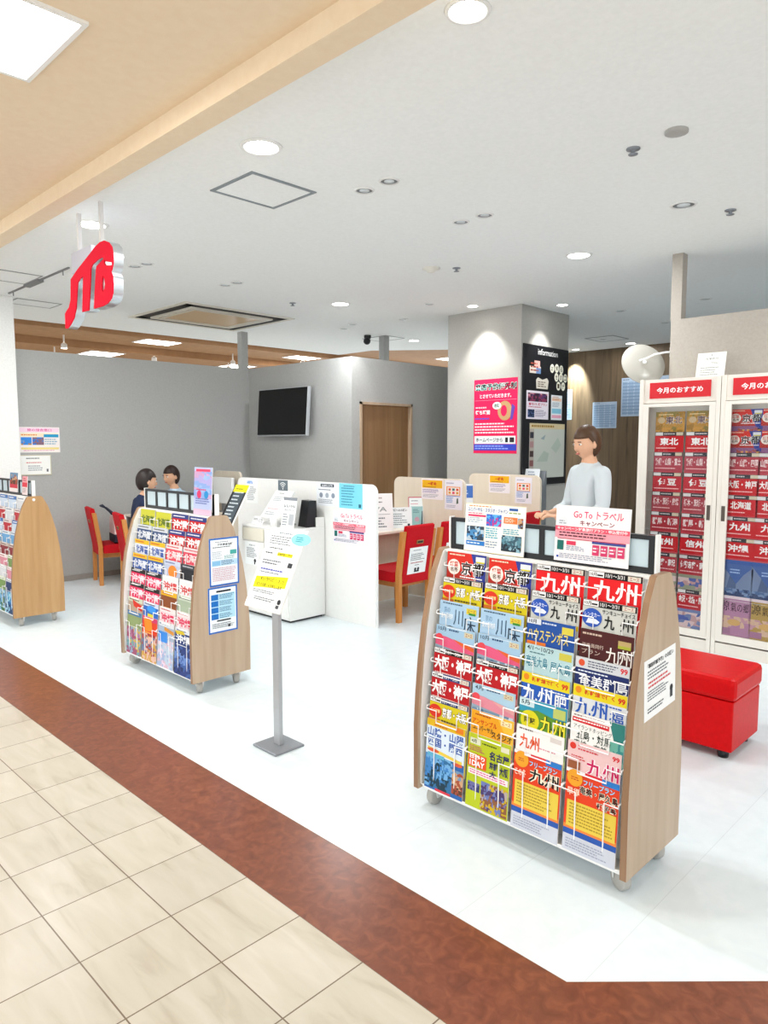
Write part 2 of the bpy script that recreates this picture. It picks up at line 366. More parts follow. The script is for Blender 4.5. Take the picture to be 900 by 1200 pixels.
hatch(-5.34, 9.50, -4.90, 9.98, 'faint ceiling hatch before the wooden back wall', mat('#9a9b9b', .5), .012)
hatch(-8.42, 2.74, -8.08, 3.2, 'faint ceiling hatch beside the left white column', mat('#9a9b9b', .5), .012)
hatch(-7.33, 2.2, -6.87, 2.56, 'faint ceiling hatch left of the hanging red sign', mat('#9a9b9b', .5), .012)
# lighting rail left of the sign
o = empty('lighting_rail', (-7.12, 2.592, CEIL), 0, 'thin black lighting rail behind the hanging red sign', 'rail')
MB().box(-.75, -.008, -.012, .75, .008, 0, mat('#77777a', .5)).build('rail', o)
MB().box(-.25, -.03, -.022, .1, .03, -.001, mat('#7d7f80', .5)).build('power_feed', o)
for x in (-.62, .62): MB().tube([(x, 0, -.012), (x, 0, -.05)], .006, mat('#77777a', .5)).build('hook', o)
# cassette air conditioner
ac = empty('air_conditioner', (-7.66, 4.80, CEIL), 0, 'large square cassette air conditioner set in the ceiling', 'air conditioner')
acw = mat('#d8d3c6', .45); ack = mat('#2b2722', .7); a, b = .66, .74
mb = MB()
for q in ((-a, -b, a, -b + .05), (-a, b - .05, a, b), (-a, -b + .05, -a + .05, b - .05), (a - .05, -b + .05, a, b - .05)): mb.box(q[0], q[1], -.012, q[2], q[3], 0, acw)
mb.build('outer_frame', ac)
for k, q in enumerate(((-a + .07, -b + .05, a - .07, -b + .18), (-a + .07, b - .18, a - .07, b - .05), (-a + .05, -b + .07, -a + .18, b - .07), (a - .18, -b + .07, a - .05, b - .07))):
    MB().box(q[0], q[1], -.006, q[2], q[3], 0, ack).build('air_slot', ac)
mb = MB(); c_, d_ = a - .19, b - .19
for q in ((-c_, -d_, c_, -d_ + .04), (-c_, d_ - .04, c_, d_), (-c_, -d_ + .04, -c_ + .04, d_ - .04), (c_ - .04, -d_ + .04, c_, d_ - .04), (-c_ + .07, -d_ + .07, c_ - .07, -d_ + .1), (-c_ + .07, d_ - .1, c_ - .07, d_ - .07), (-c_ + .07, -d_ + .1, -c_ + .1, d_ - .1), (c_ - .1, -d_ + .1, c_ - .07, d_ - .1)): mb.box(q[0], q[1], -.022, q[2], q[3], 0, acw)
mb.build('grille_frame', ac)
mb = MB().box(-c_ + .05, -d_ + .05, -.012, c_ - .05, d_ - .05, -.004, mat('#c9a878', .3))
mb.build('intake_grille', ac)
# mall beyond: flat light panels and rail spots
def light_panel(x, y, sx, sy, z, label):
    o = empty('light_panel', (x, y, z), 0, label, 'ceiling light', 'flat light panels'); w = .02
    mb = MB()
    for q in ((-sx, -sy, sx, -sy + w), (-sx, sy - w, sx, sy), (-sx, -sy + w, -sx + w, sy - w), (sx - w, -sy + w, sx, sy - w)): mb.box(q[0], q[1], -.012, q[2], q[3], 0, WHITE)
    mb.build('frame', o); MB().box(-sx + w, -sy + w, -.008, sx - w, sy - w, 0, PANEL_ON).build('diffuser', o)
light_panel(-10.25, 5.50, .3, .3, 3.1, 'flat light panel in brown ceiling, right below the air conditioner')
light_panel(-12.3, 5.50, .3, .3, 3.1, 'flat light panel in brown ceiling, behind the first rail spot')
light_panel(-14.6, 5.2, .3, .3, 3.1, 'flat light panel in brown ceiling, lowest above the left wall')
light_panel(-10.2, 8.3, .3, .3, 3.1, 'flat light panel in brown ceiling, just above the television wall')
light_panel(-12.4, 8.3, .3, .3, 3.1, 'flat light panel in brown ceiling, left of the slim column')
light_panel(-8.4, 10.4, .3, .3, 3.1, 'flat light panel seen over the oak door wall')
light_panel(-3.03, .92, .3, .3, 3.09, 'large flat light panel in the tan corridor ceiling')
def rail_spot(x, y, label):
    o = empty('rail_spotlight', (x, y, 3.1), 0, label, 'spotlight', 'rail spotlights in the brown ceiling')
    MB().tube([(0, 0, 0), (0, 0, -.12)], .012, WHITE).build('stem', o)
    MB().lathe([(.02, -.11), (.04, -.13), (.045, -.19), (.04, -.19)], WHITE, 16).build('lamp_head', o)
    MB().lathe([(.0001, -.192), (.041, -.192), (.041, -.188)], SPOT_ON, 16).build('lens', o)
for x, y, l in ((-10.6, 4.2, 'lit rail spotlight, topmost left over the grey wall'), (-12.0, 4.6, 'lit rail spotlight at the end of the lowest light panel'),
                (-11.2, 5.9, 'lit rail spotlight below the air conditioner corner'), (-10.7, 7.1, 'lit rail spotlight left of the slim column'),
                (-9.9, 8.0, 'lit rail spotlight above the television wall'), (-11.6, 7.6, 'lit rail spotlight beside the slim column, lower one')): rail_spot(x, y, l)
# security camera
o = empty('security_camera', (-7.35, 7.1, CEIL), 0, 'small black dome security camera above the door wall', 'camera')
MB().lathe([(.05, 0), (.05, -.03), (.04, -.05)], BLACK, 16).build('base', o); MB().ball((.02, -.03, -.085), .05, BLACK).build('dome', o)

# ------------------------------------------------------------------ hanging shop sign
def curve_mesh(name, loops, depth, m, T):
    c = bpy.data.curves.new(name, 'CURVE'); c.dimensions = '2D'; c.fill_mode = 'BOTH'; c.extrude = depth / 2
    for l in loops:
        s = c.splines.new('POLY'); s.points.add(len(l) - 1); s.use_cyclic_u = True
        for p, q in zip(s.points, l): p.co = (q[0], q[1], 0, 1)
    o = bpy.data.objects.new(name, c); me = o.to_mesh().copy(); o.to_mesh_clear(); bpy.data.objects.remove(o); bpy.data.curves.remove(c)
    me.transform(T); me.materials.clear(); me.materials.append(m); me.name = name; return me
LOGO = [(-0.334, -0.247), (-0.33, -0.153), (-0.308, -0.139), (-0.264, -0.12), (-0.233, -0.079), (-0.216, 0.051), (-0.111, 0.094), (0.029, 0.14), (0.163, 0.185), (0.227, 0.199), (0.288, 0.197), (0.347, 0.176), (0.386, 0.143), (0.399, 0.097), (0.395, 0.047), (0.376, 0.014), (0.362, 0.005), (0.381, -0.024), (0.387, -0.061), (0.379, -0.119), (0.354, -0.152), (0.301, -0.171), (0.239, -0.178), (0.112, -0.177), (0.138, -0.054), (0.161, 0.049), (0.174, 0.068), (0.216, 0.079), (0.269, 0.094), (0.259, 0.107), (0.191, 0.102), (0.121, 0.088), (0.093, 0.068), (0.067, -0.059), (0.041, -0.178), (-0.059, -0.175), (-0.042, -0.066), (-0.026, 0.041), (-0.074, 0.029), (-0.109, 0.015), (-0.129, -0.054), (-0.15, -0.139), (-0.19, -0.198), (-0.255, -0.236), (-0.299, -0.251)]
HOLE1 = [(0.282, 0.088), (0.295, 0.075), (0.379, 0.055), (0.378, 0.04), (0.293, 0.052), (0.274, 0.071)]
HOLE2 = [(0.254, 0.001), (0.273, -0.025), (0.281, -0.054), (0.268, -0.081), (0.239, -0.095), (0.236, -0.046)]
sg = empty('hanging_sign', (-4.56, 2.014, 2.555), 0, 'red three-letter sign with silver sides hanging on two rods', 'sign')

RX = Matrix.Rotation(R(90), 4, 'X')
for nm, dep, off, m, loops in (('letter_side', .06, -.026, SILVER, [LOGO]), ('letter_face', .006, -.0595, mat('#e4002e', .6, 0, .1), [LOGO, HOLE1, HOLE2])):
    me = curve_mesh(nm, loops, dep, m, Matrix.Translation((0, off, 0)) @ RX)
    ob = bpy.data.objects.new(nm, me); COL.objects.link(ob); ob.parent = sg
MB().box(-.36, .006, .12, -.05, .09, .25, mat('#c8cde0', .3, .5)).build('mounting_box', sg)
for x in (-.315, .02): MB().box(x - .012, .035, .2505 if x < 0 else .17, x + .012, .059, CEIL - 2.555, mat('#dedcda', .4)).build('hanging_rod', sg)

# ------------------------------------------------------------------ brochure racks
TOPS = [.392 + .1 * k for k in range(8)]                     # top edge of the covers, tier by tier
DEEP = [.178, .166, .154, .140, .124, .106, .084, .056]      # their distance from the rack's middle plane
PROFILE = [(-.212, .08), (-.214, .36), (-.205, .50), (-.190, .65), (-.168, .79), (-.136, .92), (-.104, 1.02), (-.062, 1.098), (-.05, 1.105)]
PROFILE = PROFILE + [(-y, z) for y, z in PROFILE[::-1]]
W2 = .482; COLX = [-.33, -.11, .11, .33]; BW = .204; BH = .297; BT = .004; TILT = 4
def make_rack(cx, cy, rz, label, wood):
    o = empty('brochure_rack', (cx, cy, 0), rz, label, 'brochure rack', 'wheeled brochure racks with curved wooden sides')
    for s in (-1, 1):
        x0, x1 = sorted((s * W2, s * (W2 - .024)))
        MB().prism(PROFILE, x0, x1, wood, 'x', EDGE).build('side_board', o, .002)
        x0, x1 = sorted((s * (W2 - .0245), s * (W2 - .0285)))
        MB().prism([(y * .93, .1 + (z - .08) * .975) for y, z in PROFILE], x0, x1, WHITE, 'x').build('side_liner', o)
    MB().prism([(-.13, .1), (-.03, 1.085), (.03, 1.085), (.13, .1)], -W2 + .03, W2 - .03, WHITE, 'x').build('core_panel', o)
    MB().box(-W2 + .03, -.19, .083, W2 - .03, .19, .099, WHITE).build('bottom_tray', o)
    MB().box(-W2 + .0245, -.045, 1.087, W2 - .0245, .045, 1.099, WHITE).build('top_ledge', o)
    for s in (-1, 1):
        for t in (-1, 1):
            x, y = s * (W2 - .055), t * .135
            c = MB().lathe([(.0001, -.017), (.036, -.017), (.041, -.012), (.041, .012), (.036, .017), (.0001, .017)], RUBBER, 20, Matrix.Translation((x, y, .041)) @ Matrix.Rotation(R(90), 4, 'Y') if s < 0 else Matrix.Translation((x, y, .041)) @ Matrix.Rotation(R(65), 4, 'Z') @ Matrix.Rotation(R(90), 4, 'Y')).build('caster', o)
            f = MB().box(x - .025, y - .02, .076, x + .025, y + .02, .0825, STEEL)
            f.prism([(y - .022, .076), (y + .022, .076), (y + .012, .035), (y - .012, .035)], x - .026, x - .021, mat('#d8d8d6', .4), 'x').prism([(y - .022, .076), (y + .022, .076), (y + .012, .035), (y - .012, .035)], x + .021, x + .026, mat('#d8d8d6', .4), 'x')
            f.build('fork', c)
    # one wire lip per pocket
    for k in range(8):
        for c in range(4):
            zt = TOPS[k] - (.058 if k else .075); y = -DEEP[k] - .009 - math.tan(R(TILT)) * .06; x = COLX[c]; lo = TOPS[k] - .108 if k else .1
            mb = MB(); r = .0027
            mb.tube([(x - .108, y + .02, zt + .012), (x - .108, y, zt + .01), (x - .108, y - .002, zt), (x - .055, y - .002, zt), (x - .055, y - .003, lo), (x + .055, y - .003, lo), (x + .055, y - .002, zt), (x + .108, y - .002, zt), (x + .108, y, zt + .01), (x + .108, y + .02, zt + .012)], r, WIRE, 6)
            mb.build('wire_lip', o)
    MB().tube([(-W2 + .03, -DEEP[0] - .0165, .099), (W2 - .03, -DEEP[0] - .0165, .099)], .0032, WIRE, 8).build('bottom_wire', o)
    return o
def brochure(rack, k, c, me, label, group, rnd):
    th = R(TILT); z0 = TOPS[k] - BH * math.cos(th)
    return place('brochure', me, (COLX[c] + rnd.uniform(-.003, .003), -DEEP[k] - BH * math.sin(th), z0 + rnd.uniform(-.004, .004)), lean(TILT), label, 'brochure', group, rot(rack))
def cover(bg, art, seed=0): return sheet_mesh('brochure', BW, BH, BT, bg, art, seed, edge='#d9d6d0')
SKY = ['#2f6a3a', '#3f7fae', '#7fb4d6', '#bcd9e8']; SEA = ['#173c66', '#2a6ea8', '#49a0cc', '#9fd0e4']; TOWN = ['#5a3b2e', '#a34d36', '#c9a07a', '#6c8fb0']; DUSK = ['#3a2544', '#a34b3c', '#e0a24a', '#8a5a86']
RED = '#d8141c'
def band(c='#111111', chip='10月', cc='#111111', chipbg='#f2f2f2'):
    return [('r', 0, .925, 1, 1, c), ('r', .01, .93, .3, .995, chipbg), ('t', chip, .03, .94, .16, .985, cc), ('r', .17, .945, .28, .965, cc), ('t', '10/1〜3/31', .33, .94, .68, .985, '#e8e8e8' if c != '#f2f2f2' else '#333333', .01), ('r', .74, .93, .97, .99, '#d7d2c4'), ('t', 'エース', .77, .94, .94, .98, '#a8202a', .01)]
LOW = lambda p, q: [('p', .05, .06, .48, .36, p, 10, 9), ('p', .52, .06, .95, .36, q, 10, 9), ('l', .06, .37, .94, .5, 4, '#f4f4f0')]
def A_kyoto(): return '#d42a1c', [('p', 0, 0, 1, .6, DUSK, 12, 12), ('g', [(.62, 1), (1, 1), (1, .5), (.78, .6), (.7, .85)], '#2c3a92'), ('g', [(0, .6), (.8, .6), (.62, .72), (0, .78)], '#b3281c'), ('l', .06, .945, .5, .985, 1, '#f2d9c0'), ('r', .74, .9, .97, .97, '#dfe3ea'), ('r', .76, .885, .96, .905, '#d9d224'), ('c', .19, .79, .165, '#f3e9e0', .11), ('t', '紅葉', .08, .79, .3, .87, '#c0281c'), ('t', '名所', .1, .72, .3, .785, '#5a3a30'), ('o', '京都', .37, .69, .97, .89, '#ffffff', '#1d1715', .06), ('l', .36, .64, .95, .685, 1, '#ffffff')]
def A_kyosaka(h='#1c1a1a', chip='10月', t='#ffffff'):
    return '#d9c81a', LOW(DUSK, TOWN) + [('r', 0, .52, 1, .66, '#b9a51a')] + band(h, chip) + [('c', .16, .8, .17, '#d8341f', .095), ('t', 'この時期', .05, .78, .28, .83, '#ffe9a0'), ('r', .0, .66, .3, .7, '#c9681c'), ('o', '京都・大阪', .34, .735, .97, .89, '#4a3f1c', t), ('l', .33, .665, .97, .715, 1, '#5b4a14'), ('r', .05, .6, .95, .625, '#c0301f')]
def A_river(): return '#a8c9e4', [('p', 0, 0, 1, .5, ['#39424d', '#5a6670', '#6d95b8', '#8db7d8'], 14, 12), ('g', [(0, .62), (.3, .66), (.66, .6), (1, .5), (1, .2), (0, .2)], '#56616b'), ('l', .08, .95, .6, .99, 1, '#34506b'), ('t', '京の', .12, .84, .28, .92, '#5e86ac', 0), ('t', '夏の風物詩', .05, .75, .36, .83, '#f3f8fb', .01), ('t', '川', .38, .68, .62, .9, '#2b4a68', .0), ('t', '床', .64, .6, .95, .84, '#22384e', 0), ('r', .7, .87, .95, .95, '#d8c83c'), ('r', .76, .86, .93, .89, '#3b8a3a'), ('t', 'エース', .73, .895, .92, .935, '#b02820', .01)]
def A_train(c2='#df5a80', c3='#e0622c', top='#9fc2dd', chip='10月'):
    return top, [('p', 0, 0, 1, .48, SKY, 12, 8), ('l', .34, .93, .72, .98, 1, '#2e4d77'), ('t', chip, .06, .925, .26, .985, '#2e4055', .01), ('r', .74, .9, .96, .97, '#cfc8a8'), ('t', 'エース', .77, .91, .93, .955, '#a12a2a', .01), ('g', [(0, .86), (.3, .85), (.7, .8), (1, .76), (1, .66), (0, .72)], c2), ('g', [(.45, .84), (1, .78), (1, .72), (.7, .76)], c3), ('c', .1, .83, .09, '#e04a54', .05), ('g', [(0, .72), (1, .66), (1, .54), (0, .6)], '#8fa4b6'), ('p', .02, .57, .98, .68, ['#4d6c88', '#b8cad6', '#6f8ba3'], 14, 3)]
def A_osaka(h='#171515'): return '#b8141e', LOW(TOWN, DUSK) + band(h, '4月' if h != '#171515' else '10月') + [('t', '大阪・神戸', .03, .7, .97, .9, '#ffffff', .045), ('l', .05, .63, .9, .675, 1, '#f3c9c9'), ('r', 0, .52, 1, .6, '#c98a8c')]
def A_kyushu_red(): return '#e0161c', LOW(SEA, TOWN) + band() + [('t', '九州', .1, .66, .92, .9, '#ffffff', .018), ('l', .08, .6, .9, .645, 1, '#f6d6d6')]
def A_rentacar(): return '#c9cbc6', LOW(SEA, SKY) + band() + [('r', 0, .58, 1, .64, '#d9b91c'), ('c', .19, .79, .19, '#2b55b4', .115), ('t', 'レンタカー', .05, .8, .34, .855, '#eaf1ff', .01), ('g', [(.08, .72), (.3, .72), (.34, .75), (.26, .78), (.12, .78)], '#eaf1ff'), ('t', 'サンキューチョイス', .38, .855, .98, .91, '#1d1d1d', .015), ('t', '九', .42, .68, .62, .84, '#141414', .02), ('t', '州', .72, .68, .96, .84, '#141414', .01)]
def A_htb(): return '#1f4f9e', [('p', 0, 0, 1, .55, SEA, 12, 10), ('r', 0, .93, .3, 1, '#d7dde6'), ('t', '10月', .04, .94, .2, .99, '#1d2430'), ('l', .33, .94, .72, .985, 1, '#cdd9ee'), ('r', .74, .87, .97, .96, '#d8c94a'), ('t', 'ハウステンボス', .03, .73, .88, .88, '#e8d46a', .01), ('r', .02, .66, .42, .71, '#e07426'), ('l', .3, .58, .8, .65, 2, '#dfe9f6')]
def A_yaku(): return '#b4d3d8', [('p', 0, 0, 1, .55, ['#2b7f8e', '#4aa8b0', '#8ecbc9', '#a8d6d3'], 12, 10), ('t', '4/1〜10/29', .04, .93, .6, .985, '#2c4148', .01), ('r', .72, .88, .97, .97, '#c9c04a'), ('l', .1, .885, .45, .915, 1, '#3a6d78'), ('o', '奄美大島', .02, .71, .5, .87, '#eaf6f6', '#2f7f95', .04), ('o', '屋久島', .54, .69, .97, .85, '#eaf6f6', '#2f7f95', .04)]
def A_amami(): return '#1d2c66', [('p', 0, 0, 1, .5, SEA, 12, 10), ('r', 0, .87, 1, 1, '#cdd2d8'), ('c', .12, .935, .06, '#d8512c'), ('l', .24, .89, .8, .98, 3, '#4a4f66'), ('t', '99', .84, .9, .97, .97, '#d6202a', .03), ('l', .06, .82, .8, .855, 1, '#dde4f4'), ('t', '奄美群島', .08, .66, .99, .81, '#f2f4fa', .01)]
def A_kyushu_blue(bg='#2458b4', fg='#f4f7fb', s='肥'): return bg, [('p', 0, 0, 1, .5, SEA, 12, 10), ('r', 0, .86, 1, 1, '#e0cd1c'), ('c', .1, .94, .06, '#e0861c'), ('t', '新幹線で行く', .22, .9, .78, .96, '#cf3a1c', .03), ('t', '99', .84, .89, .97, .96, '#cf2a1c', .04), ('t', '九州', .03, .63, .66, .85, fg, .018), ('t', s, .7, .63, .96, .79, fg, .01), ('l', .5, .81, .96, .845, 1, fg)]
def A_uscolor(): return '#e9a21c', [('p', 0, 0, 1, .5, DUSK, 14, 12), ('g', [(.6, 1), (1, 1), (1, .6)], '#edbb3c'), ('r', .7, .9, .95, .97, '#f0e2b0'), ('t', 'エース', .73, .91, .92, .955, '#b0301c', .01), ('l', .1, .93, .6, .97, 1, '#b0421c'), ('t', 'アンサンブル', .04, .825, .62, .9, '#cc3312', .02), ('t', 'スタジオ', .5, .7, .97, .79, '#4b3222', .02), ('t', 'ユニバーサル', .05, .74, .55, .815, '#4b3222', .02), ('l', .06, .64, .9, .69, 1, '#7a3a1c'), ('r', 0, .52, 1, .62, '#b9632a')]
def A_kyushu_green(): return '#2f96b4', [('p', 0, 0, 1, .5, ['#1d5a34', '#3f8a3c', '#8ab53c', '#c9d46a'], 12, 10), ('r', .0, .9, .32, 1, '#c9e0e6'), ('t', '5月', .04, .92, .22, .98, '#1d3a46'), ('g', [(0, .82), (.4, .88), (1, .8), (1, .45), (0, .45)], '#5a8f2c'), ('c', .24, .73, .2, '#d9cf1c', .13), ('t', '阿蘇', .12, .69, .36, .77, '#3a3a14', .02), ('r', .72, .85, .97, .97, '#b9c46a'), ('o', '九州', .45, .62, .98, .84, '#3a4a10', '#ecdf3a')]
def A_white_kyushu(): return '#f2f0ee', [('p', .0, 0, 1, .55, ['#2a2a5a', '#4a3a7a', '#8a5a9a', '#d0a8c0'], 12, 8), ('l', .06, .94, .45, .98, 1, '#6a5a5a'), ('t', '九州', .08, .72, .5, .9, '#e0562c', .02), ('l', .5, .76, .92, .79, 1, '#d98a9a'), ('r', .72, .9, .95, .96, '#d8d0cc'), ('r', .1, .56, .5, .66, '#2c2450')]
def A_brown(): return '#4a1c1c', [('p', 0, 0, 1, .45, DUSK, 12, 10), ('l', .05, .92, .5, .97, 1, '#c9b0a0'), ('r', .72, .84, .95, .93, '#b8a06a'), ('r', .72, .84, .95, .875, '#a8ad3a'), ('t', '添乗員同行', .05, .78, .46, .83, '#cdb8ac', .005), ('t', 'プラン', .05, .7, .4, .76, '#cdb8ac', .005), ('t', '九州', .5, .64, .98, .83, '#f1e9e4', .005)]
def A_goto(): return '#f0efec', [('g', [(.72, 1), (1, 1), (1, .4), (.8, .4), (.85, .7)], '#2f7d78'), ('p', .75, .4, 1, .78, ['#1d5a6a', '#3a8a8a', '#6ab0a0'], 4, 6), ('l', .05, .955, .65, .985, 1, '#8a6a6a'), ('s', .03, .89, .72, .945, '#cf2430', -.01), ('l', .05, .9, .7, .935, 1, '#fff0f0'), ('t', 'アイランドホッピング', .06, .81, .78, .865, '#3a3a3a', 0), ('t', '五島・対馬', .12, .69, .76, .8, '#2c3c34', .01), ('t', '壱岐・奄美', .08, .58, .7, .68, '#2c3c34', .01), ('p', 0, 0, 1, .4, SEA, 12, 8)]
def A_pink_kyushu(): return '#e8c3c4', [('p', 0, 0, 1, .45, TOWN, 12, 8), ('c', .1, .94, .06, '#d8382c'), ('l', .2, .9, .62, .98, 2, '#d0404c'), ('t', '99', .84, .9, .97, .96, '#d6202a', .03), ('r', .02, .66, .26, .76, '#9a5a3a'), ('l', .08, .78, .4, .84, 2, '#cc3a44'), ('o', '九州', .36, .62, .98, .85, '#f7e6ec', '#c4145a', .07)]
def A_sanin(): return '#2d62a8', [('p', .0, .03, .72, .5, ['#1d3a4a', '#2f6a9a', '#3f7fc0', '#6fa8d8'], 14, 10), ('p', .72, .06, 1, .4, TOWN, 5, 8), ('r', 0, .5, 1, 1, '#d9e6f2'), ('r', 0, .9, 1, 1, '#ddb31c'), ('l', .2, .91, .72, .98, 2, '#c8482c'), ('r', .76, .92, .95, .99, '#e07a1c'), ('t', '山陰・山陽', .03, .76, .97, .89, '#1d4fa8', .02), ('t', '四国・関西', .06, .62, .95, .745, '#1d4fa8', .02), ('g', [(.05, .6), (.95, .54), (.95, .5), (.05, .55)], '#e6c94a'), ('c', .2, .56, .16, '#d85a3c', .025), ('r', .06, .47, .5, .52, '#5fb0d0'), ('c', .85, .48, .12, '#d85a3c', .025), ('r', .3, .0, .7, .035, '#d23a4a')]
def A_oneday(): return '#b7c421', [('p', .36, .02, .98, .4, ['#c8a81c', '#8a5a3a', '#6a78b0', '#4a3a6a', '#b0a0a0'], 14, 10), ('p', .04, .22, .33, .34, ['#3a3a6a', '#6a6aa0'], 6, 4), ('r', .05, .86, .3, .94, '#d8dcc0'), ('t', '4月', .08, .875, .2, .925, '#1d2a14'), ('l', .34, .88, .72, .92, 1, '#4a5a14'), ('r', .78, .88, .97, .95, '#e0dcc0'), ('l', .04, .76, .42, .84, 3, '#b8306a'), ('r', .02, .55, .46, .73, '#e2501c'), ('t', '日帰り', .06, .655, .42, .72, '#ffffff', .03), ('t', '1DAY', .06, .565, .42, .64, '#ffffff', .03), ('t', '名古屋', .52, .72, .98, .84, '#2a2c5a', .03), ('t', '京都', .53, .6, .72, .7, '#2a2c5a', .03), ('t', '大阪', .77, .56, .97, .68, '#2a2c5a', .03), ('r', .04, .45, .98, .53, '#f2e6e6'), ('l', .08, .46, .96, .52, 2, '#d23a8a'), ('t', '大', .54, .49, .7, .58, '#2a2c5a', .03)]
def A_free(t, big, sub): return '#e0401c', [('r', 0, 0, 1, .2, '#c9cdd8'), ('r', 0, .2, 1, .27, '#2a56a8'), ('r', 0, .27, 1, .32, '#e8843a'), ('r', .05, .3, .97, .62, '#e2c64a'), ('l', .1, .33, .92, .6, 7, '#a88a2a'), ('l', .06, .03, .92, .16, 4, '#9aa0b4'), ('r', .0, .96, .36, 1, '#e6e6ea'), ('r', .36, .95, .68, 1, '#d42a3a'), ('r', .68, .93, 1, 1, '#2a7ac8'), ('c', .17, .9, .15, '#eaa02a'), ('l', .1, .87, .26, .92, 2, '#b8401c'), ('t', 'フリープラン', .34, .85, .92, .92, '#8fd0f0', .035)] + big + [('t', t, .04, .68, .28, .78, '#ffd8c0', .02)] + sub
def A_free1(): return A_free('この冬', [('o', '九州', .34, .65, .97, .84, '#f6e8d0', '#151515', .09)], [])
def A_free2(): return A_free('早得', [('o', '奄美・屋久島', .27, .73, .99, .84, '#f6e8d0', '#151515', .07), ('o', '種子島', .6, .63, .97, .71, '#f6e8d0', '#151515', .07)], [])
K, KO = A_kyoto(), A_kyosaka()
NEAR = [  # (cover, what it looks like) from the bottom tier up, column by column
    [(A_sanin(), 'blue full-length San-in and Shikoku brochure with yellow top'), (A_kyosaka('#27386e', '4月'), 'yellow Kyoto and Osaka brochure with navy band'), (A_osaka('#2c3f7a'), 'dark red Osaka and Kobe brochure with navy band'), (A_osaka(), 'dark red Osaka and Kobe brochure with black band'), (A_train(), 'pale blue brochure with pink train stripe'), (A_river(), 'pale blue river terrace brochure'), (KO, 'yellow Kyoto and Osaka brochure with black band'), (K, 'red and blue Kyoto brochure with white round badge')],
    [(A_oneday(), 'lime green day-trip brochure showing 1DAY'), (A_uscolor(), 'orange yellow studio theme park brochure'), (A_train('#dd8a9a', '#e0a0a0', '#a9cbe0', '4月'), 'pale blue brochure with green and pink train'), (A_osaka(), 'dark red Osaka and Kobe brochure with black band'), (A_train(), 'pale blue brochure with pink train stripe'), (A_river(), 'pale blue river terrace brochure'), (KO, 'yellow Kyoto and Osaka brochure with black band'), (K, 'red and blue Kyoto brochure with white round badge')],
    [(A_free1(), 'orange free-plan Kyushu brochure with yellow text box'), (A_white_kyushu(), 'white Kyushu brochure with orange letters'), (A_kyushu_green(), 'green landscape Kyushu brochure with yellow round badge'), (A_kyushu_blue(), 'blue Kyushu brochure with white letters and yellow top'), (A_yaku(), 'pale turquoise island brochure'), (A_htb(), 'royal blue theme park brochure with yellow letters'), (A_rentacar(), 'grey Kyushu brochure with blue rental car badge'), (A_kyushu_red(), 'bright red Kyushu brochure with black band')],
    [(A_free2(), 'orange free-plan Amami island brochure with yellow text box'), (A_pink_kyushu(), 'pink Kyushu brochure with magenta letters'), (A_goto(), 'white island hopping brochure with red ribbon'), (A_kyushu_blue('#d5d9de', '#2458b4', '福'), 'light grey Kyushu brochure with blue letters'), (A_amami(), 'navy Amami islands brochure'), (A_brown(), 'dark brown Kyushu brochure'), (A_rentacar(), 'grey Kyushu brochure with blue rental car badge'), (A_kyushu_red(), 'bright red Kyushu brochure with black band')]]
ORD = ['leftmost', 'second', 'third', 'rightmost']; TIER = ['bottom', 'second', 'third', 'fourth', 'fifth', 'sixth', 'seventh', 'top']
_C = {}
def cov(spec):
    k = repr(spec)
    if k not in _C: _C[k] = cover(spec[0], spec[1], len(_C))
    return _C[k]
def fill(rack, table, where, group, seed):
    rnd = random.Random(seed)
    for c, colm in enumerate(table):
        for k, (spec, desc) in enumerate(colm):
            brochure(rack, k, c, cov(spec), f'{desc}, {ORD[c]} column, {TIER[k]} tier of {where}', group, rnd)
near = make_rack(-1.508, 2.405, 0, 'brochure rack nearest the camera, with a tilted white notice on its side', BEECH)
fill(near, NEAR, 'nearest rack', 'brochures on the nearest rack', 1)

def B(bg, top=None, tc='#333333', word=None, fg='#ffffff', out=None, pal=SKY, extra=()):
    a = [('p', 0, 0, 1, .62, pal, 10, 10)]
    if top: a += [('r', 0, .9, 1, 1, top), ('l', .08, .92, .9, .98, 1, tc)]
    if word: a += [('o', word, .06, .68, .94, .87, out, fg, .06)] if out else [('t', word, .06, .68, .94, .87, fg, .03)]
    a += [('l', .1, .62, .9, .66, 1, fg)]
    return bg, a + list(extra)
YW = B('#dfe4ee', '#e3b91c', '#c8482c', '北海道', '#2450a8'); YB = B('#2a56a4', '#e3b91c', '#c8482c', '北海道', '#e9eef8'); PK = B('#e0285c', '#1d1b1d', '#dddddd', '沖縄', '#ffe3ec', None, ['#6a3a4a', '#a8707a', '#d8a0b0'])
OK_ = B('#c4161e', '#2a3a80', '#e6e6f0', '沖縄', '#ffffff'); WH = B('#e9eaec', None, '#333333', '沖縄', '#d23a3a', None, ['#1d2a50', '#2a3c6a', '#c9cdd6'])
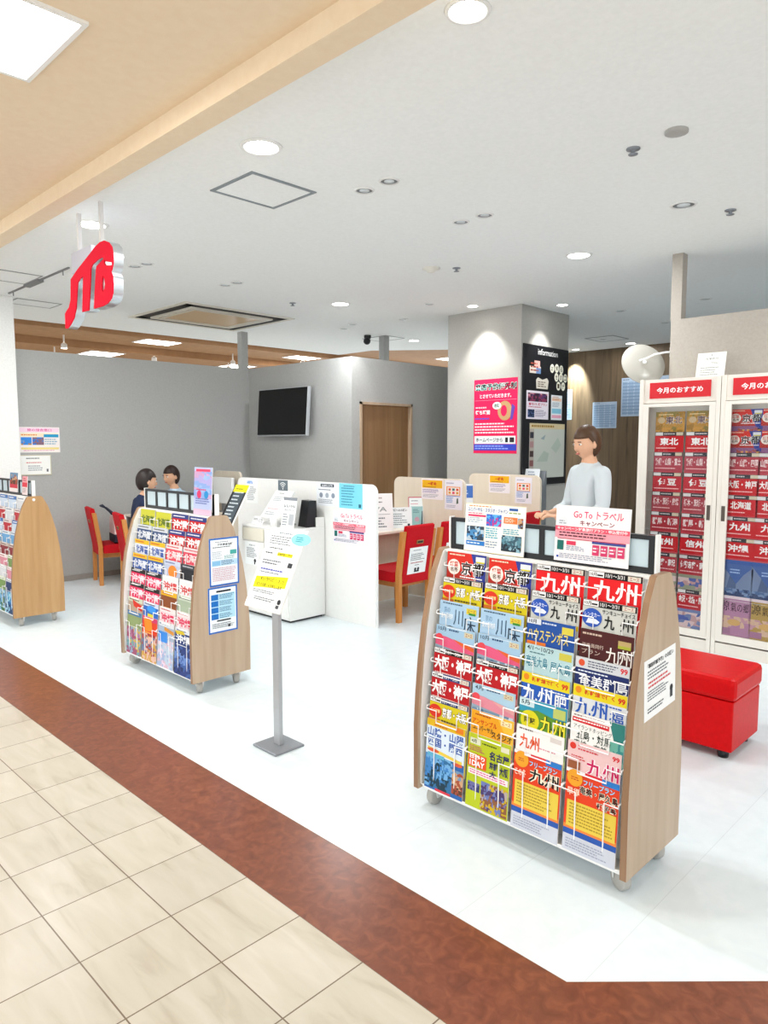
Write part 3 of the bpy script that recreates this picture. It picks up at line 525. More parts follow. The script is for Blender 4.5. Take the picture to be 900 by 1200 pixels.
MID = [
    [(B('#8fa06a', '#4a7aa8', '#e0e0d0', None, '#e6e6d8', None, ['#9a4a6a', '#6a9a9a', '#c8a84a', '#b07a9a', '#8aa0b8']), 'pale multicoloured full-length brochure'), (B('#b8a08a', '#cfd8c0', '#6a6a5a', None, '#444444', None, TOWN, [('g', [(.3, .95), (1, .85), (1, .72), (.4, .8)], '#d8301f')]), 'beige brochure with red slash'), (PK, 'pink Okinawa brochure with black band'), (PK, 'pink Okinawa brochure with black band'), (YB, 'blue Hokkaido brochure with yellow band'), (YW, 'white Hokkaido brochure with yellow band'), (B('#2f4a7a', '#cfd4dc', '#333333', '北海道', '#e6ecf4'), 'navy Hokkaido brochure with grey band'), (B('#c8c83a', None, '#333333', '北海道', '#4a6a2a'), 'yellow green Hokkaido brochure')],
    [(B('#e2401c', '#d23a6a', '#ffe0c0', None, '#ffd24a', None, ['#c89a4a', '#a83a3a', '#6a7a9a', '#d8b0a0'], [('g', [(.1, .94), (.6, .97), (.7, .7), (.2, .66)], '#ea8a1c')]), 'orange red full-length brochure'), (B('#2c6ac4', '#cfdcf0', '#2c4a80', None, '#e8e06a', None, SEA, [('c', .55, .85, .3, '#3a9af0', .08), ('r', .3, .62, .7, .74, '#d8cf2a')]), 'bright blue brochure with yellow letters'), (PK, 'pink Okinawa brochure with black band'), (PK, 'pink Okinawa brochure with black band'), (YB, 'blue Hokkaido brochure with yellow band'), (YW, 'white Hokkaido brochure with yellow band'), (B('#2f4a7a', '#cfd4dc', '#333333', '北海道', '#e6ecf4'), 'navy Hokkaido brochure with grey band'), (B('#c8c83a', None, '#333333', '北海道', '#4a6a2a'), 'yellow green Hokkaido brochure')],
    [(B('#aab8cc', '#dde2e8', '#6a7a9a', None, '#4a90e0', None, ['#d0b0c0', '#a0b0d0', '#b8c8d8', '#e0c8d8'], [('r', .05, .55, .6, .78, '#3a8ae0'), ('g', [(.4, .9), (1, .84), (1, .76), (.4, .82)], '#d8923a')]), 'pale blue full-length brochure with blue square'), (B('#ecd5da', '#f0e6e6', '#c83a5a', '沖縄', '#e0305c'), 'white and pink Okinawa brochure'), (B('#8a4a24', '#e3b01c', '#b84a1c', None, '#f0c86a', None, DUSK), 'brown brochure with orange band'), (WH, 'white Okinawa brochure with red letters'), (B('#b9c4dc', '#c9d2e6', '#5a6aa0', None, '#d86a9a', None, SEA, [('c', .55, .76, .28, '#ee8a2c', .14)]), 'lilac brochure with orange round badge'), (B('#e2485c', '#f0dcdc', '#c83a4a', '北海道', '#fbe4e6', None, TOWN), 'coral red Hokkaido brochure'), (OK_, 'red Okinawa brochure with navy band'), (OK_, 'red Okinawa brochure with navy band')],
    [(B('#1d3a78', '#dde2ea', '#4a5a8a', '沖縄', '#f2f4fa', None, ['#1d2c5a', '#3a5a9a', '#6a8ac8', '#2a3c7a'], [('g', [(.0, .92), (.5, .95), (.6, .88), (.1, .85)], '#d8c02a')]), 'navy full-length Okinawa brochure'), (B('#ecd5da', '#f0e6e6', '#c83a5a', '沖縄', '#e0305c'), 'white and pink Okinawa brochure'), (B('#a8b8a0', '#c9d4c4', '#5a6a5a', None, '#6a8a6a', None, ['#3a5a3a', '#6a8a5a', '#a8b890']), 'pale green brochure'), (WH, 'white Okinawa brochure with red letters'), (B('#23262c', '#3a3f46', '#b8bcc4', None, '#c9ccd2', None, ['#1d1f24', '#3a4450', '#2a2c34']), 'black brochure'), (B('#d8405a', '#e8d4d8', '#c83a4a', '北海道', '#fbe4e6', None, ['#2a4a9a', '#4a70c0', '#c8506a']), 'rose red Hokkaido brochure with blue foot'), (OK_, 'red Okinawa brochure with navy band'), (OK_, 'red Okinawa brochure with navy band')]]
mid = make_rack(-4.32, 2.425, 0, 'brochure rack in the middle with two blue-framed notices on its side', BEECH)
fill(mid, MID, 'middle rack', 'brochures on the middle rack', 2)
rnd = random.Random(7)
FAR = []
_kinds = [('pale grey', B('#d4d8de', '#e8eaec', '#5a6a8a', None, '#5a6a8a', None, SEA)), ('red', B('#b8303a', '#e0d8d8', '#6a2a2a', None, '#f0dede', None, TOWN)), ('light blue', B('#6aa4d4', '#dfe8f0', '#3a5a8a', None, '#f2f6fa', None, SEA)),
          ('maroon', B('#8a3038', '#c8b8b0', '#5a2a2a', None, '#ecd8d8', None, TOWN)), ('green', B('#7a9a5a', '#dfe6d0', '#4a5a3a', None, '#f0f4e4', None, SKY)), ('blue and white', B('#c8d8ea', '#4a78b8', '#ffffff', None, '#2a5aa0', None, SEA)),
          ('pink', B('#d890a0', '#f0e4e4', '#a84a5a', None, '#fff0f2', None, DUSK)), ('dark blue', B('#2a4070', '#d0d6e0', '#2a3a5a', None, '#d8e0f0', None, SEA))]
_order = [[7, 4, 6, 3, 5, 2, 1, 0], [0, 6, 3, 1, 2, 5, 1, 5], [4, 0, 6, 3, 2, 1, 0, 5], [7, 6, 4, 3, 2, 5, 1, 0]]
FAR = [[(_kinds[q][1], _kinds[q][0] + ' brochure') for q in colm] for colm in _order]
far = make_rack(-6.87, 2.233, 0, 'brochure rack at the left edge showing its plain beech side board tinted by painted warm light', BEECH_WARM_LIT)
fill(far, FAR, 'leftmost rack', 'brochures on the leftmost rack', 3)
MB().lathe([(.0001, 0), (.012, 0), (.012, .003), (.0001, .004)], WHITE, 16, Matrix.Translation((W2, -.01, 1.075)) @ Matrix.Rotation(R(90), 4, 'Y')).build('screw_cap', far)

# clear-paned display strip standing on each rack's top ledge
PANE = mat('#c3d6df', .25)
def strip_frame(rack, label):
    o = empty('display_strip', (0, 0, 0), 0, label, 'display frame', 'black display strips on the racks')
    o.matrix_world = rot(rack) @ Matrix.Translation((0, .0, 1.099)); w, h = .452, .135
    mb = MB(); mb.box(-w, -.011, 0, w, .011, .022, BLACK); mb.box(-w, -.011, h - .016, w, .011, h, BLACK)
    xs = [-w + .0115 + (2 * w - .023) * i / 6 for i in range(7)]
    for x in xs: mb.box(x - .0115, -.0111, .01, x + .0115, .0111, h - .005, BLACK)
    mb.build('frame', o)
    for i in range(6): MB().box(xs[i] + .0116, -.006, .022, xs[i + 1] - .0116, .006, h - .016, PANE).build('pane', o)
    for s in (-1, 1): MB().box(s * (w + .005) - .004, -.014, 0, s * (w + .005) + .004, .014, h + .004, WHITE).build('end_bracket', o)
    return o
strip_frame(near, 'black frame with pale panes standing on top of the nearest rack')
strip_frame(mid, 'black frame with pale panes standing on top of the middle rack')
strip_frame(far, 'black frame with pale panes standing on top of the leftmost rack')

# ------------------------------------------------------------------ notices on the racks
def note(name, w, h, bg, art, t=.0012, seed=0, edge=None): return sheet_mesh(name, w, h, t, bg, art, seed, edge=edge)
RB = rot(mid); RN = rot(near); RF = rot(far)
INK = '#3a3f4a'
# nearest rack: theme park board and pink campaign board clipped to the strip, white notice on the side
USJ = [('r', .0, .0, 1, .012, '#e8d6a8'), ('r', 0, .988, 1, 1, '#efe2b8'), ('l', .06, .93, .6, .97, 1, '#e08a1c'), ('t', 'ユニバーサル・スタジオ・ジャパン', .04, .83, .72, .92, '#2a5aa8', .02), ('r', .74, .9, .88, .95, '#2a5aa0'), ('l', .74, .83, .97, .88, 1, '#8aa04a'),
       ('s', .05, .73, .36, .77, '#d83a6a', 0), ('l', .05, .78, .34, .82, 1, '#e05a8a'), ('p', .37, .56, .62, .8, ['#c03a8a', '#3a6ad0', '#5ab0e8'], 8, 6), ('r', .66, .64, .88, .77, '#ee7a3a'), ('l', .68, .66, .86, .75, 3, '#ffe6d4'), ('p', .89, .56, .97, .76, TOWN, 3, 5), ('l', .05, .6, .34, .72, 3, '#9ab0c8'),
       ('p', .04, .24, .34, .53, ['#1d3a5a', '#4a8ac0', '#3a4a5a', '#b0c8d8'], 8, 6), ('l', .37, .3, .62, .53, 5, '#3aa8c0'), ('l', .66, .42, .95, .54, 3, '#3a9ab0'), ('p', .64, .08, .96, .4, ['#24303a', '#3a5a6a', '#5a8a9a', '#8ab0c0'], 10, 7), ('r', .04, .13, .36, .22, '#2a7ac8'), ('l', .06, .15, .34, .2, 1, '#e6f2ff'), ('l', .38, .1, .6, .26, 3, '#8a9ab0')]
place('poster_board', note('poster_board', .298, .2, '#f7f6f0', USJ, .004), (-.222, -.025, 1.102), lean(4), 'white theme park board clipped to the nearest rack strip, left of the pink one', 'poster', None, RN)
GOTO = [('r', 0, .42, 1, .6, '#f0a0ae'), ('c', .1, .7, .07, '#e0e4ea'), ('l', .05, .66, .16, .74, 2, '#9aa0aa'), ('o', 'Go To トラベル', .24, .78, .92, .93, '#ffffff', '#e0306a', .06), ('t', 'キャンペーン', .34, .66, .8, .75, '#8a3040', .02), ('r', 0, .55, 1, .63, '#e2566e'), ('t', 'キャンペーン対象旅行プラン・申込受付中', .03, .56, .97, .62, '#fff2f4', .02), ('l', .06, .44, .94, .54, 2, '#5a2a34'),
        ('r', .04, .4, .96, .415, '#c02a4a'), ('r', .04, .2, .13, .37, '#1d6a64'), ('r', .17, .3, .3, .37, '#d83a5a'), ('l', .17, .2, .42, .29, 3, '#8a9ab0'), ('r', .52, .36, .96, .4, '#3a4a90')] + [('r', .53 + .11 * i, .16, .62 + .11 * i, .34, '#d03a6a') for i in range(4)] + [('l', .54 + .11 * i, .2, .61 + .11 * i, .31, 2, '#fbe0ea') for i in range(4)] + [('l', .08, .05, .92, .15, 3, '#9aa4b4'), ('r', .04, .06, .07, .1, '#2a50a8')]
GOTO_ME = note('poster_board', .298, .21, '#f4eef0', GOTO, .004)
place('poster_board', GOTO_ME, (.214, -.026, 1.11), lean(4), 'white and pink campaign board on the nearest rack strip', 'poster', None, RN)
N1 = [('t', '「事前相談予約」のお願い', .1, .85, .93, .93, '#23262c', .03), ('l', .1, .66, .9, .82, 3, '#6a7078'), ('l', .12, .5, .88, .64, 2, '#d0404a'), ('l', .1, .3, .8, .48, 4, '#6a7078'), ('l', .1, .1, .78, .2, 2, '#4a4f58'), ('c', .86, .28, .05, '#2a2c30'), ('r', .82, .12, .9, .24, '#3a3c40')]
place('notice', note('notice', .25, .215, '#f6f6f6', N1), (W2 + .0014, .006, .617), Euler((R(90), R(-4), R(90))), 'white notice taped to the side of the nearest rack', 'notice', 'notices on rack sides', RN)
N2 = [('r', 0, 0, 1, 1, '#2f6abf'), ('r', .05, .035, .95, .965, '#f2f7fa'), ('l', .2, .9, .84, .93, 1, '#6a7078'), ('t', '海外安全情報', .28, .835, .8, .885, '#1d2026', .04), ('l', .12, .79, .88, .825, 1, '#2a2e36'), ('l', .1, .56, .46, .73, 5, '#b0b8c0'), ('r', .7, .64, .92, .73, '#4aa8a0'), ('l', .5, .55, .92, .63, 3, '#5a9a98'), ('r', .08, .42, .95, .54, '#bcdcf0'), ('r', .1, .43, .36, .52, '#8ac0e4'), ('l', .4, .43, .92, .53, 3, '#3a5a80'), ('l', .1, .1, .9, .39, 8, '#c890a0')]
N3 = [('r', 0, 0, 1, 1, '#2f6abf'), ('r', .05, .035, .95, .965, '#f2f7fa'), ('r', .28, .88, .78, .92, '#23262c'), ('r', .12, .3, .92, .85, '#b8e2f6')] + [('r', .1, .3 + .14 * i, .34, .42 + .14 * i, '#1f6fc0') for i in range(4)] + [('l', .38, .31 + .14 * i, .9, .42 + .14 * i, 3, '#4a7a98') for i in range(4)] + [('r', .28, .25, .76, .28, '#23262c'), ('l', .12, .1, .88, .22, 3, '#6a7078'), ('r', .66, .1, .74, .15, '#3a3c40')]
place('notice', note('notice', .215, .302, '#f2f6f8', N2, .002), (W2 + .0022, .028, .665), FACE_RIGHT, 'upper blue-framed notice on the side of the middle rack', 'notice', 'notices on rack sides', RB)
place('notice', note('notice', .212, .292, '#f2f6f8', N3, .002), (W2 + .0022, .012, .368), FACE_RIGHT, 'lower blue-framed notice on the side of the middle rack', 'notice', 'notices on rack sides', RB)
TALL = [('r', 0, .0, 1, 1, '#b8c4ea'), ('p', 0, .35, 1, .92, ['#8aa8e0', '#9ab8ea', '#b0a8dc', '#c8a0c8'], 6, 10), ('r', .1, .91, .9, .965, '#e2486a'), ('l', .15, .5, .85, .56, 1, '#d0306a'), ('c', .3, .43, .12, '#d8386a'), ('c', .7, .43, .12, '#2a90d0'), ('l', .1, .22, .9, .36, 3, '#5a6ab0'), ('r', 0, 0, 1, .12, '#d8b8d0')]
place('poster_board', note('poster_board', .21, .30, '#dfe4f4', TALL, .004), (.335, -.03, 1.102), lean(3), 'tall lilac and blue board on top of the middle rack', 'poster', None, RB)
place('poster_board', note('poster_board', .12, .16, '#ecd8d8', [('r', 0, .5, 1, 1, '#e8a0a8'), ('r', 0, .42, 1, .66, '#d83a4a'), ('l', .1, .72, .9, .92, 2, '#b03a4a'), ('l', .1, .1, .9, .36, 4, '#9a8a90')], .004), (.33, -.03, 1.112), lean(4), 'small white and red board on the leftmost rack', 'poster', None, RF)
place('poster_board', note('poster_board', .2, .17, '#8a6a60', [('p', 0, .4, 1, 1, TOWN, 6, 5), ('r', 0, .2, 1, .4, '#c83a4a'), ('r', 0, 0, 1, .2, '#e6dcdc')], .004), (.06, -.03, 1.125), lean(4), 'small brown picture board on the leftmost rack', 'poster', None, RF)

# ------------------------------------------------------------------ information stand in the middle
def info_stand(x, y, label, top, w=.05):
    o = empty('information_stand', (x, y, 0), 0, label, 'sign stand')
    MB().box(-.098, -.092, 0, .098, .092, .012, GREYMETAL).build('base_plate', o, .004)
    MB().box(-w / 2, -.012, .012, w / 2, .012, top, mat('#b3b6ba', .4, .4)).build('pole', o, .003)
    return o
st = info_stand(-2.892, 2.150, 'grey pole stand with a large tilted white notice, standing alone on white floor', .86)
T25 = Matrix.Translation((0, -.092, .735)) @ lean(25).to_matrix().to_4x4()
mb = MB(); mb.box(-.149, -.006, -.008, .149, .424, -.0015, WHITE, T25); mb.build('sign_panel', st, .002)
MB().box(-.02, -.03, .8, .02, .012, .86, GREYMETAL).build('bracket', st)
BIG = [('l', .28, .94, .8, .97, 1, '#5a6a78'), ('l', .08, .8, .86, .92, 4, '#5f6670'), ('r', .04, .785, .96, .788, '#8a9098'), ('l', .14, .74, .6, .77, 1, '#4a5058'), ('r', .42, .665, .84, .71, '#f4ea1c'), ('t', '営業時間のご案内', .44, .672, .82, .703, '#5a4a10', .02), ('l', .08, .67, .38, .705, 1, '#4a5058'), ('r', .04, .635, .96, .638, '#8a9098'),
       ('l', .08, .54, .7, .61, 2, '#5f6670'), ('l', .1, .46, .8, .5, 1, '#5a60b0'), ('l', .1, .43, .86, .455, 1, '#5f6670'), ('r', .8, .54, .92, .6, '#3a3d42'), ('s', .06, .235, .93, .375, '#f4ea1c', .055), ('t', '本日の受付は終了しました', .2, .335, .86, .385, '#4a4210', .015), ('t', 'またのお越しをお待ちします', .14, .262, .84, .31, '#4a4210', .015), ('l', .1, .18, .8, .225, 2, '#6a7078'), ('l', .2, .09, .78, .14, 2, '#5f6670'), ('c', .9, .12, .045, '#2c2e32'), ('r', .85, .04, .93, .08, '#4a4c50')]
place('notice', note('notice', .292, .415, '#f8f9fa', BIG, .0012), Vector(st.location) + T25 @ Vector((0, 0, .0002)), lean(25), 'large white notice with yellow strips on the grey pole stand', 'notice')
ov = MB(); n_ = 24
ov.prism([(.075 * math.cos(2 * math.pi * i / n_), .032 * math.sin(2 * math.pi * i / n_)) for i in range(n_)], .0008, .0016, ink('#8fe0ea'), 'z')
draw(ov, [('l', .2, .2, .8, .8, 3, '#2a7a90')], .12, .05, Matrix.Translation((-.06, -.025, .0016)))
so = ov.build('sticker'); so.matrix_world = Matrix.Translation(st.location) @ T25 @ Matrix.Translation((.12, .375, 0)); tag(so, 'pale turquoise oval sticker at the top of the stand notice', 'sticker')

# ------------------------------------------------------------------ counters and dividers
def round_panel(x0, x1, ztop, r, zbot=0):
    p = [(x0, zbot), (x1, zbot)]
    for k in range(9): a = math.pi / 2 * k / 8; p.append((x1 - r + r * math.cos(a), ztop - r + r * math.sin(a)))
    for k in range(9): a = math.pi / 2 + math.pi / 2 * k / 8; p.append((x0 + r + r * math.cos(a), ztop - r + r * math.sin(a)))
    return p
def divider(x0, x1, y, label, m, edge):
    o = MB().prism(round_panel(x0, x1, 1.21, .075), y, y + .032, m, 'y', edge).build('counter_divider', None, .003)
    tag(o, label, 'divider', 'rounded counter dividers'); return o
divider(-6.22, -4.21, 4.155, 'wide white rounded divider behind the kiosk, with cyan and pink notices', LAMINATE, WHITE)
divider(-5.18, -4.25, 5.385, 'cream rounded divider between the two red chairs and the far desk', CREAM, CREAM)
divider(-5.16, -4.20, 6.62, 'cream rounded divider standing against the pillar', CREAM, CREAM)
divider(-8.0, -7.40, 4.985, 'cream rounded divider behind the left desk, beside the white monitor', CREAM, CREAM)
def desk(name, x0, x1, y0, y1, label, front, side=1):
    o = empty(name, ((x0 + x1) / 2, (y0 + y1) / 2, 0), 0, label, 'desk', 'service desks'); a, b = (x1 - x0) / 2, (y1 - y0) / 2
    MB().box(-a, -b, .695, a, b, .72, mat('#efe6d8', .4)).build('desk_top', o, .003)
    if front == 'x': MB().box(a - .24, -b + .02, .0, a - .22, b - .02, .694, CREAM).build('modesty_panel', o); q = [(-a + .03, -b + .03), (-a + .03, b - .03)]
    else: MB().box(-a + .02, b - .06, 0, a - .02, b - .04, .694, CREAM).build('modesty_panel', o); q = [(-a + .03, -b + .03), (a - .03, -b + .03)]
    for x, y in q: MB().box(x - .02, y - .02, 0, x + .02, y + .02, .694, STEEL).build('leg', o)
desk('service_desk', -5.42, -4.72, 4.195, 5.375, 'cream service desk in front of the two red chairs with white notices', 'x')
desk('service_desk', -5.42, -4.72, 5.425, 6.61, 'cream service desk between the two cream dividers', 'x')
desk('service_desk', -8.13, -6.6, 3.84, 4.14, 'cream service desk by the left wall in front of the chair with a bag', 'y')

# kiosk cabinet with its things
ki = empty('kiosk_cabinet', (-5.20, 3.95, 0), 0, 'white square kiosk cabinet in front of the wide divider', 'cabinet')
kx, ky0, ky1 = .347, -.2, .198
MB().prism([(ky0, .02), (ky1, .02), (ky1, .80), (ky0, .80)], -kx, kx, LAMINATE, 'x').build('body', ki, .004)
MB().box(-kx + .02, ky0 + .02, 0, kx - .02, ky1 - .02, .02, DARK).build('plinth', ki)
MB().box(-kx, ky0 - .006, .80, kx, ky1, .815, WHITE).build('top_board', ki, .003)
MB().box(kx - .02, .11, .815, kx, ky1, .90, LAMINATE).build('side_lip', ki, .003)
MB().box(-kx, ky1 - .02, .815, kx - .02, ky1, .88, LAMINATE).build('rear_lip', ki, .003)
MB().box(-kx + .01, ky0 - .012, .68, -.01, ky0, .79, mat('#ddd8c8', .5)).build('drawer_front', ki, .003)
MB().box(-kx + .01, ky0 - .012, .03, -.005, ky0, .67, LAMINATE).build('door', ki, .003)
MB().box(.005, ky0 - .012, .03, kx - .01, ky0, .79, LAMINATE).build('door', ki, .003)
def stack(*lines): return [('l',) + l for l in lines]
place('notice', note('notice', .21, .21, '#f4f8f8', [('t', 'お知らせ', .3, .82, .75, .9, '#4a5058', .01), ('l', .12, .3, .9, .76, 6, '#6a7078'), ('c', .72, .2, .08, '#26282c'), ('r', .66, .04, .74, .14, '#26282c')]), (-5.385, 3.7368, .455), FACE_CORRIDOR, 'white notice on the front door of the kiosk cabinet', 'notice')
# slanted white display slab on a black arm
dm = empty('tilted_display', (-5.18, 3.93, .815), 0, 'white tilted display slab on a black arm on the kiosk', 'display')
TD = Matrix.Translation((-.03, -.13, .075)) @ lean(38, 0).to_matrix().to_4x4()
MB().box(-.13, 0, -.028, .13, .30, 0, WHITE, TD).build('slab', dm, .006)
mb = MB(); mb.keep = 1; draw(mb, [('l', .3, .86, .7, .92, 1, '#6a7078'), ('l', .15, .6, .85, .78, 3, '#9aa0a8'), ('l', .15, .3, .85, .36, 1, '#d89aa0'), ('l', .15, .1, .85, .24, 2, '#9aa0a8')], .26, .3, TD @ Matrix.Translation((-.13, 0, .0005))); mb.build('print', dm)
MB().tube([(0, .06, 0), (.02, .07, .1), (.01, .06, .2)], .016, BLACK).build('arm', dm); MB().lathe([(.0001, 0), (.07, 0), (.07, .012), (.02, .018)], BLACK, 20, Matrix.Translation((0, .06, 0))).build('base', dm)
MB().box(-.06, -.02, -.07, .06, .1, -.029, BLACK, TD @ Matrix.Translation((.06, .14, 0))).build('rear_housing', dm, .01)
place('leaflet', note('leaflet', .19, .27, '#eceeee', [('r', 0, .9, 1, 1, '#8a8f96'), ('t', 'Go To トラベル', .08, .66, .92, .76, '#5a5f68', .03), ('t', 'キャンペーン', .16, .54, .84, .62, '#6a7078', .02), ('l', .1, .06, .5, .48, 5, '#8a9098'), ('r', .56, .1, .9, .46, '#b8bcc2')], .003), (-4.985, 3.83, .816), lean(10), 'grey and white leaflet standing on the kiosk beside the black card reader', 'leaflet')
cr = empty('card_reader', (-4.95, 4.035, .815), R(-10), 'black card reader box at the right end of the kiosk top', 'card reader')
MB().prism([(-.06, 0), (.06, 0), (.05, .235), (-.02, .235)], -.07, .07, BLACK, 'x').build('body', cr, .008)
MB().box(-.045, -.003, .05, .045, .0, .15, mat('#2c3038', .15), Matrix.Translation((0, -.034, .02)) @ Matrix.Rotation(R(-11), 4, 'X')).build('screen', cr)
place('price_card', note('price_card', .17, .085, '#f6f7f8', [('l', .08, .5, .55, .75, 2, '#6a7078'), ('t', '170', .6, .25, .92, .7, '#4a4f58', .0)], .002), (-5.40, 3.80, .8165), lean(30), 'small white card lying tilted at the front left of the kiosk top', 'card')
place('paper_cup', MB().lathe([(.0001, 0), (.03, 0), (.038, .09), (.036, .09), (.029, .004), (.0001, .004)], WHITE, 20).mesh('paper_cup'), (-5.13, 3.80, .8155), Euler((0, 0, 0)), 'plain white cup beside the tilted display slab', 'cup')
# black list board left of the kiosk
lb = empty('list_stand', (-5.61, 3.62, 0), 0, 'tall black list board with yellow head, leaning back left of the kiosk', 'sign stand')
MB().box(-.12, -.1, 0, .12, .085, .012, GREYMETAL).build('base_plate', lb, .003); MB().box(-.018, .02, .012, .018, .044, .86, mat('#b3b6ba', .4, .4)).build('pole', lb)
TL = Matrix.Translation((0, -.13, .62)) @ lean(30).to_matrix().to_4x4()
mb = MB(); mb.box(-.12, -.06, -.006, .12, .62, 0, BLACK, TL); mb.box(.11, -.06, -.0065, .123, .62, .004, WHITE, TL); mb.build('board', lb)
mb = MB(); mb.keep = 1; draw(mb, [('r', .14, .0, .84, .93, '#4a565e')] + [('l', .18, .03 + .06 * i, .8, .075 + .06 * i, 1, '#dfe6ea') for i in range(15)] + [('r', .06, .9, .94, 1.02, '#f2ea1c'), ('l', .2, .93, .8, .97, 1, '#6a641c')], .24, .62, TL @ Matrix.Translation((-.12, 0, .0006))); mb.build('list_print', lb)
# notices on the wide divider
yP = 4.1535
place('wifi_sign', note('wifi_sign', .15, .115, '#6c7880', [('c', .5, .3, .05, '#f2f4f4')] + [('g', [(.5 + r_ * math.cos(R(a)), .3 + r_ * 1.3 * math.sin(R(a))) for a in range(45, 136, 15)] + [(.5 + (r_ - .05) * math.cos(R(a)), .3 + (r_ - .05) * 1.3 * math.sin(R(a))) for a in range(135, 44, -15)], '#f2f4f4') for r_ in (.17, .29, .41)]), (-5.46, yP, 1.09), FACE_CORRIDOR, 'grey wireless sign with white arcs on the wide divider', 'sign')
place('notice', note('notice', .29, .205, '#e9edf2', [('r', .2, .82, .82, .95, '#2c3440'), ('t', '感染防止対策', .26, .84, .76, .92, '#e9edf2', .02), ('l', .1, .66, .9, .74, 1, '#4a5058'), ('c', .22, .46, .08, '#8a94a4'), ('c', .5, .46, .08, '#a4acb8'), ('c', .78, .46, .08, '#8a94a4'), ('l', .1, .1, .9, .3, 3, '#8a9098')]), (-4.82, yP, 1.0), FACE_CORRIDOR, 'white notice with dark heading on the wide divider, left of the cyan one', 'notice')
place('notice', note('notice', .295, .215, '#7fd4ec', [('l', .2, .86, .86, .93, 1, '#2a6a80')] + [('l', .1, .1 + .11 * i, .8, .19 + .11 * i, 1, '#3a8aa4') for i in range(7)] + [('r', .84, .06, .94, .2, '#2a6a80')]), (-4.512, yP, .995), FACE_CORRIDOR, 'cyan notice at the top right of the wide divider', 'notice')
GW = [e for e in GOTO]
place('poster', note('poster', .41, .285, '#f0eaf0', GW), (-4.535, yP, .685), FACE_CORRIDOR, 'pink and white campaign poster on the wide divider below the cyan notice', 'poster')
place('notice', note('notice', .2, .24, '#f2f4f2', [('p', .1, .8, .6, .92, ['#8ab0e0', '#c8d0f0'], 4, 2), ('l', .1, .1, .9, .7, 8, '#8a9098')]), (-5.97, yP, .96), FACE_CORRIDOR, 'white notice at the left end of the wide divider behind the black list board', 'notice')
# notices on the cream dividers
YEL = [('r', .04, .55, .96, .93, '#f0b41c'), ('t', '一時金', .3, .66, .7, .86, '#d2401c', .04), ('l', .1, .57, .9, .63, 1, '#7a5a1c'), ('l', .06, .3, .94, .5, 3, '#8a7ab0'), ('l', .08, .08, .92, .26, 3, '#9a9aa8')]
TLL = [('l', .1, .86, .7, .93, 1, '#9a9ab8'), ('r', .1, .48, .9, .78, '#f0954a'), ('r', .16, .5, .84, .75, '#f4ece4')] + [('r', a, b, a + .14, b + .08, c) for a, b, c in ((.22, .64, '#e0563a'), (.44, .64, '#4a6a6a'), (.66, .64, '#e0563a'), (.22, .53, '#e0a04a'), (.44, .53, '#e8506a'), (.66, .53, '#e0a04a'))] + [('r', .1, .445, .9, .465, '#3a7ac8'), ('l', .1, .22, .6, .42, 4, '#5a90d0'), ('g', [(.68, .2), (.8, .22), (.78, .4), (.7, .38)], '#5a6a5a'), ('l', .12, .06, .8, .16, 2, '#a8a8b8')]
ya, yb = note('notice', .285, .205, '#f2e9ec', YEL), note('notice', .215, .285, '#ece8f0', TLL)
place('notice', ya, (-4.655, 5.3835, 1.0), FACE_CORRIDOR, 'white notice with yellow top on the divider behind the red chairs', 'notice', 'notices on cream dividers')
place('notice', yb, (-4.385, 5.3835, .915), FACE_CORRIDOR, 'tall notice with orange grid on the divider behind the red chairs', 'notice', 'notices on cream dividers')
place('notice', ya, (-4.73, 6.6185, 1.0), FACE_CORRIDOR, 'white notice with yellow top on the divider against the pillar', 'notice', 'notices on cream dividers')
place('notice', yb, (-4.41, 6.6185, .9), FACE_CORRIDOR, 'tall notice with orange grid on the divider against the pillar', 'notice', 'notices on cream dividers')
# things standing on the desk
def easel(name, w, h, bg, art, x, y, yaw, label, cat, t=.003, z=.7205, deg=8):
    o = place(name, note(name, w, h, bg, art, t), (x, y, z), lean(deg, yaw), label, cat, 'cards standing on the service desks'); return o
easel('desk_card', .30, .36, '#f4f2f2', [('l', .15, .84, .85, .92, 1, '#a89a9a'), ('l', .1, .74, .9, .8, 1, '#6a6068'), ('t', 'LVA', .2, .52, .8, .64, '#9aa0a0', .02), ('r', .0, .44, .9, .45, '#7a7a80'), ('l', .1, .08, .8, .38, 4, '#7a8088')], -4.80, 4.78, 62, 'tall white card on the desk, next to the wide divider', 'card')
easel('desk_card', .1, .2, '#c9b84a', [('p', 0, .55, 1, .95, ['#e8c83a', '#5a9ad0'], 4, 4), ('p', .2, 0, 1, .5, TOWN, 4, 5)], -4.93, 4.97, 62, 'small colourful card between two white cards on the desk', 'card')
easel('desk_card', .29, .205, '#eef4f6', [('t', 'お客様へのお願い', .2, .8, .84, .92, '#3a3f48', .02), ('l', .12, .12, .88, .72, 6, '#7a8890'), ('r', .84, .1, .92, .2, '#3a3f48')], -4.85, 5.10, 58, 'wide white card on the desk behind the first red chair', 'card')
easel('desk_card', .15, .30, '#eaf2f2', [('r', .0, .97, 1, 1, '#c8506a'), ('r', 0, 0, .05, 1, '#c8506a'), ('l', .2, .84, .85, .9, 1, '#7a8890'), ('l', .15, .74, .9, .79, 1, '#d08090'), ('r', .14, .04, .96, .68, '#9cc8c8'), ('c', .56, .25, .16, '#c8a0b0'), ('l', .3, .45, .8, .6, 3, '#4a7a80')], -4.80, 5.31, 52, 'teal leaflet card with red edge on the desk', 'card')
easel('desk_card', .17, .40, '#f2f4f6', [('r', 0, .62, 1, .95, '#4a78c8'), ('l', .2, .7, .8, .85, 2, '#e6eeff')], -4.80, 6.1, 45, 'white card with blue top on the far desk, behind the theme park board', 'card')
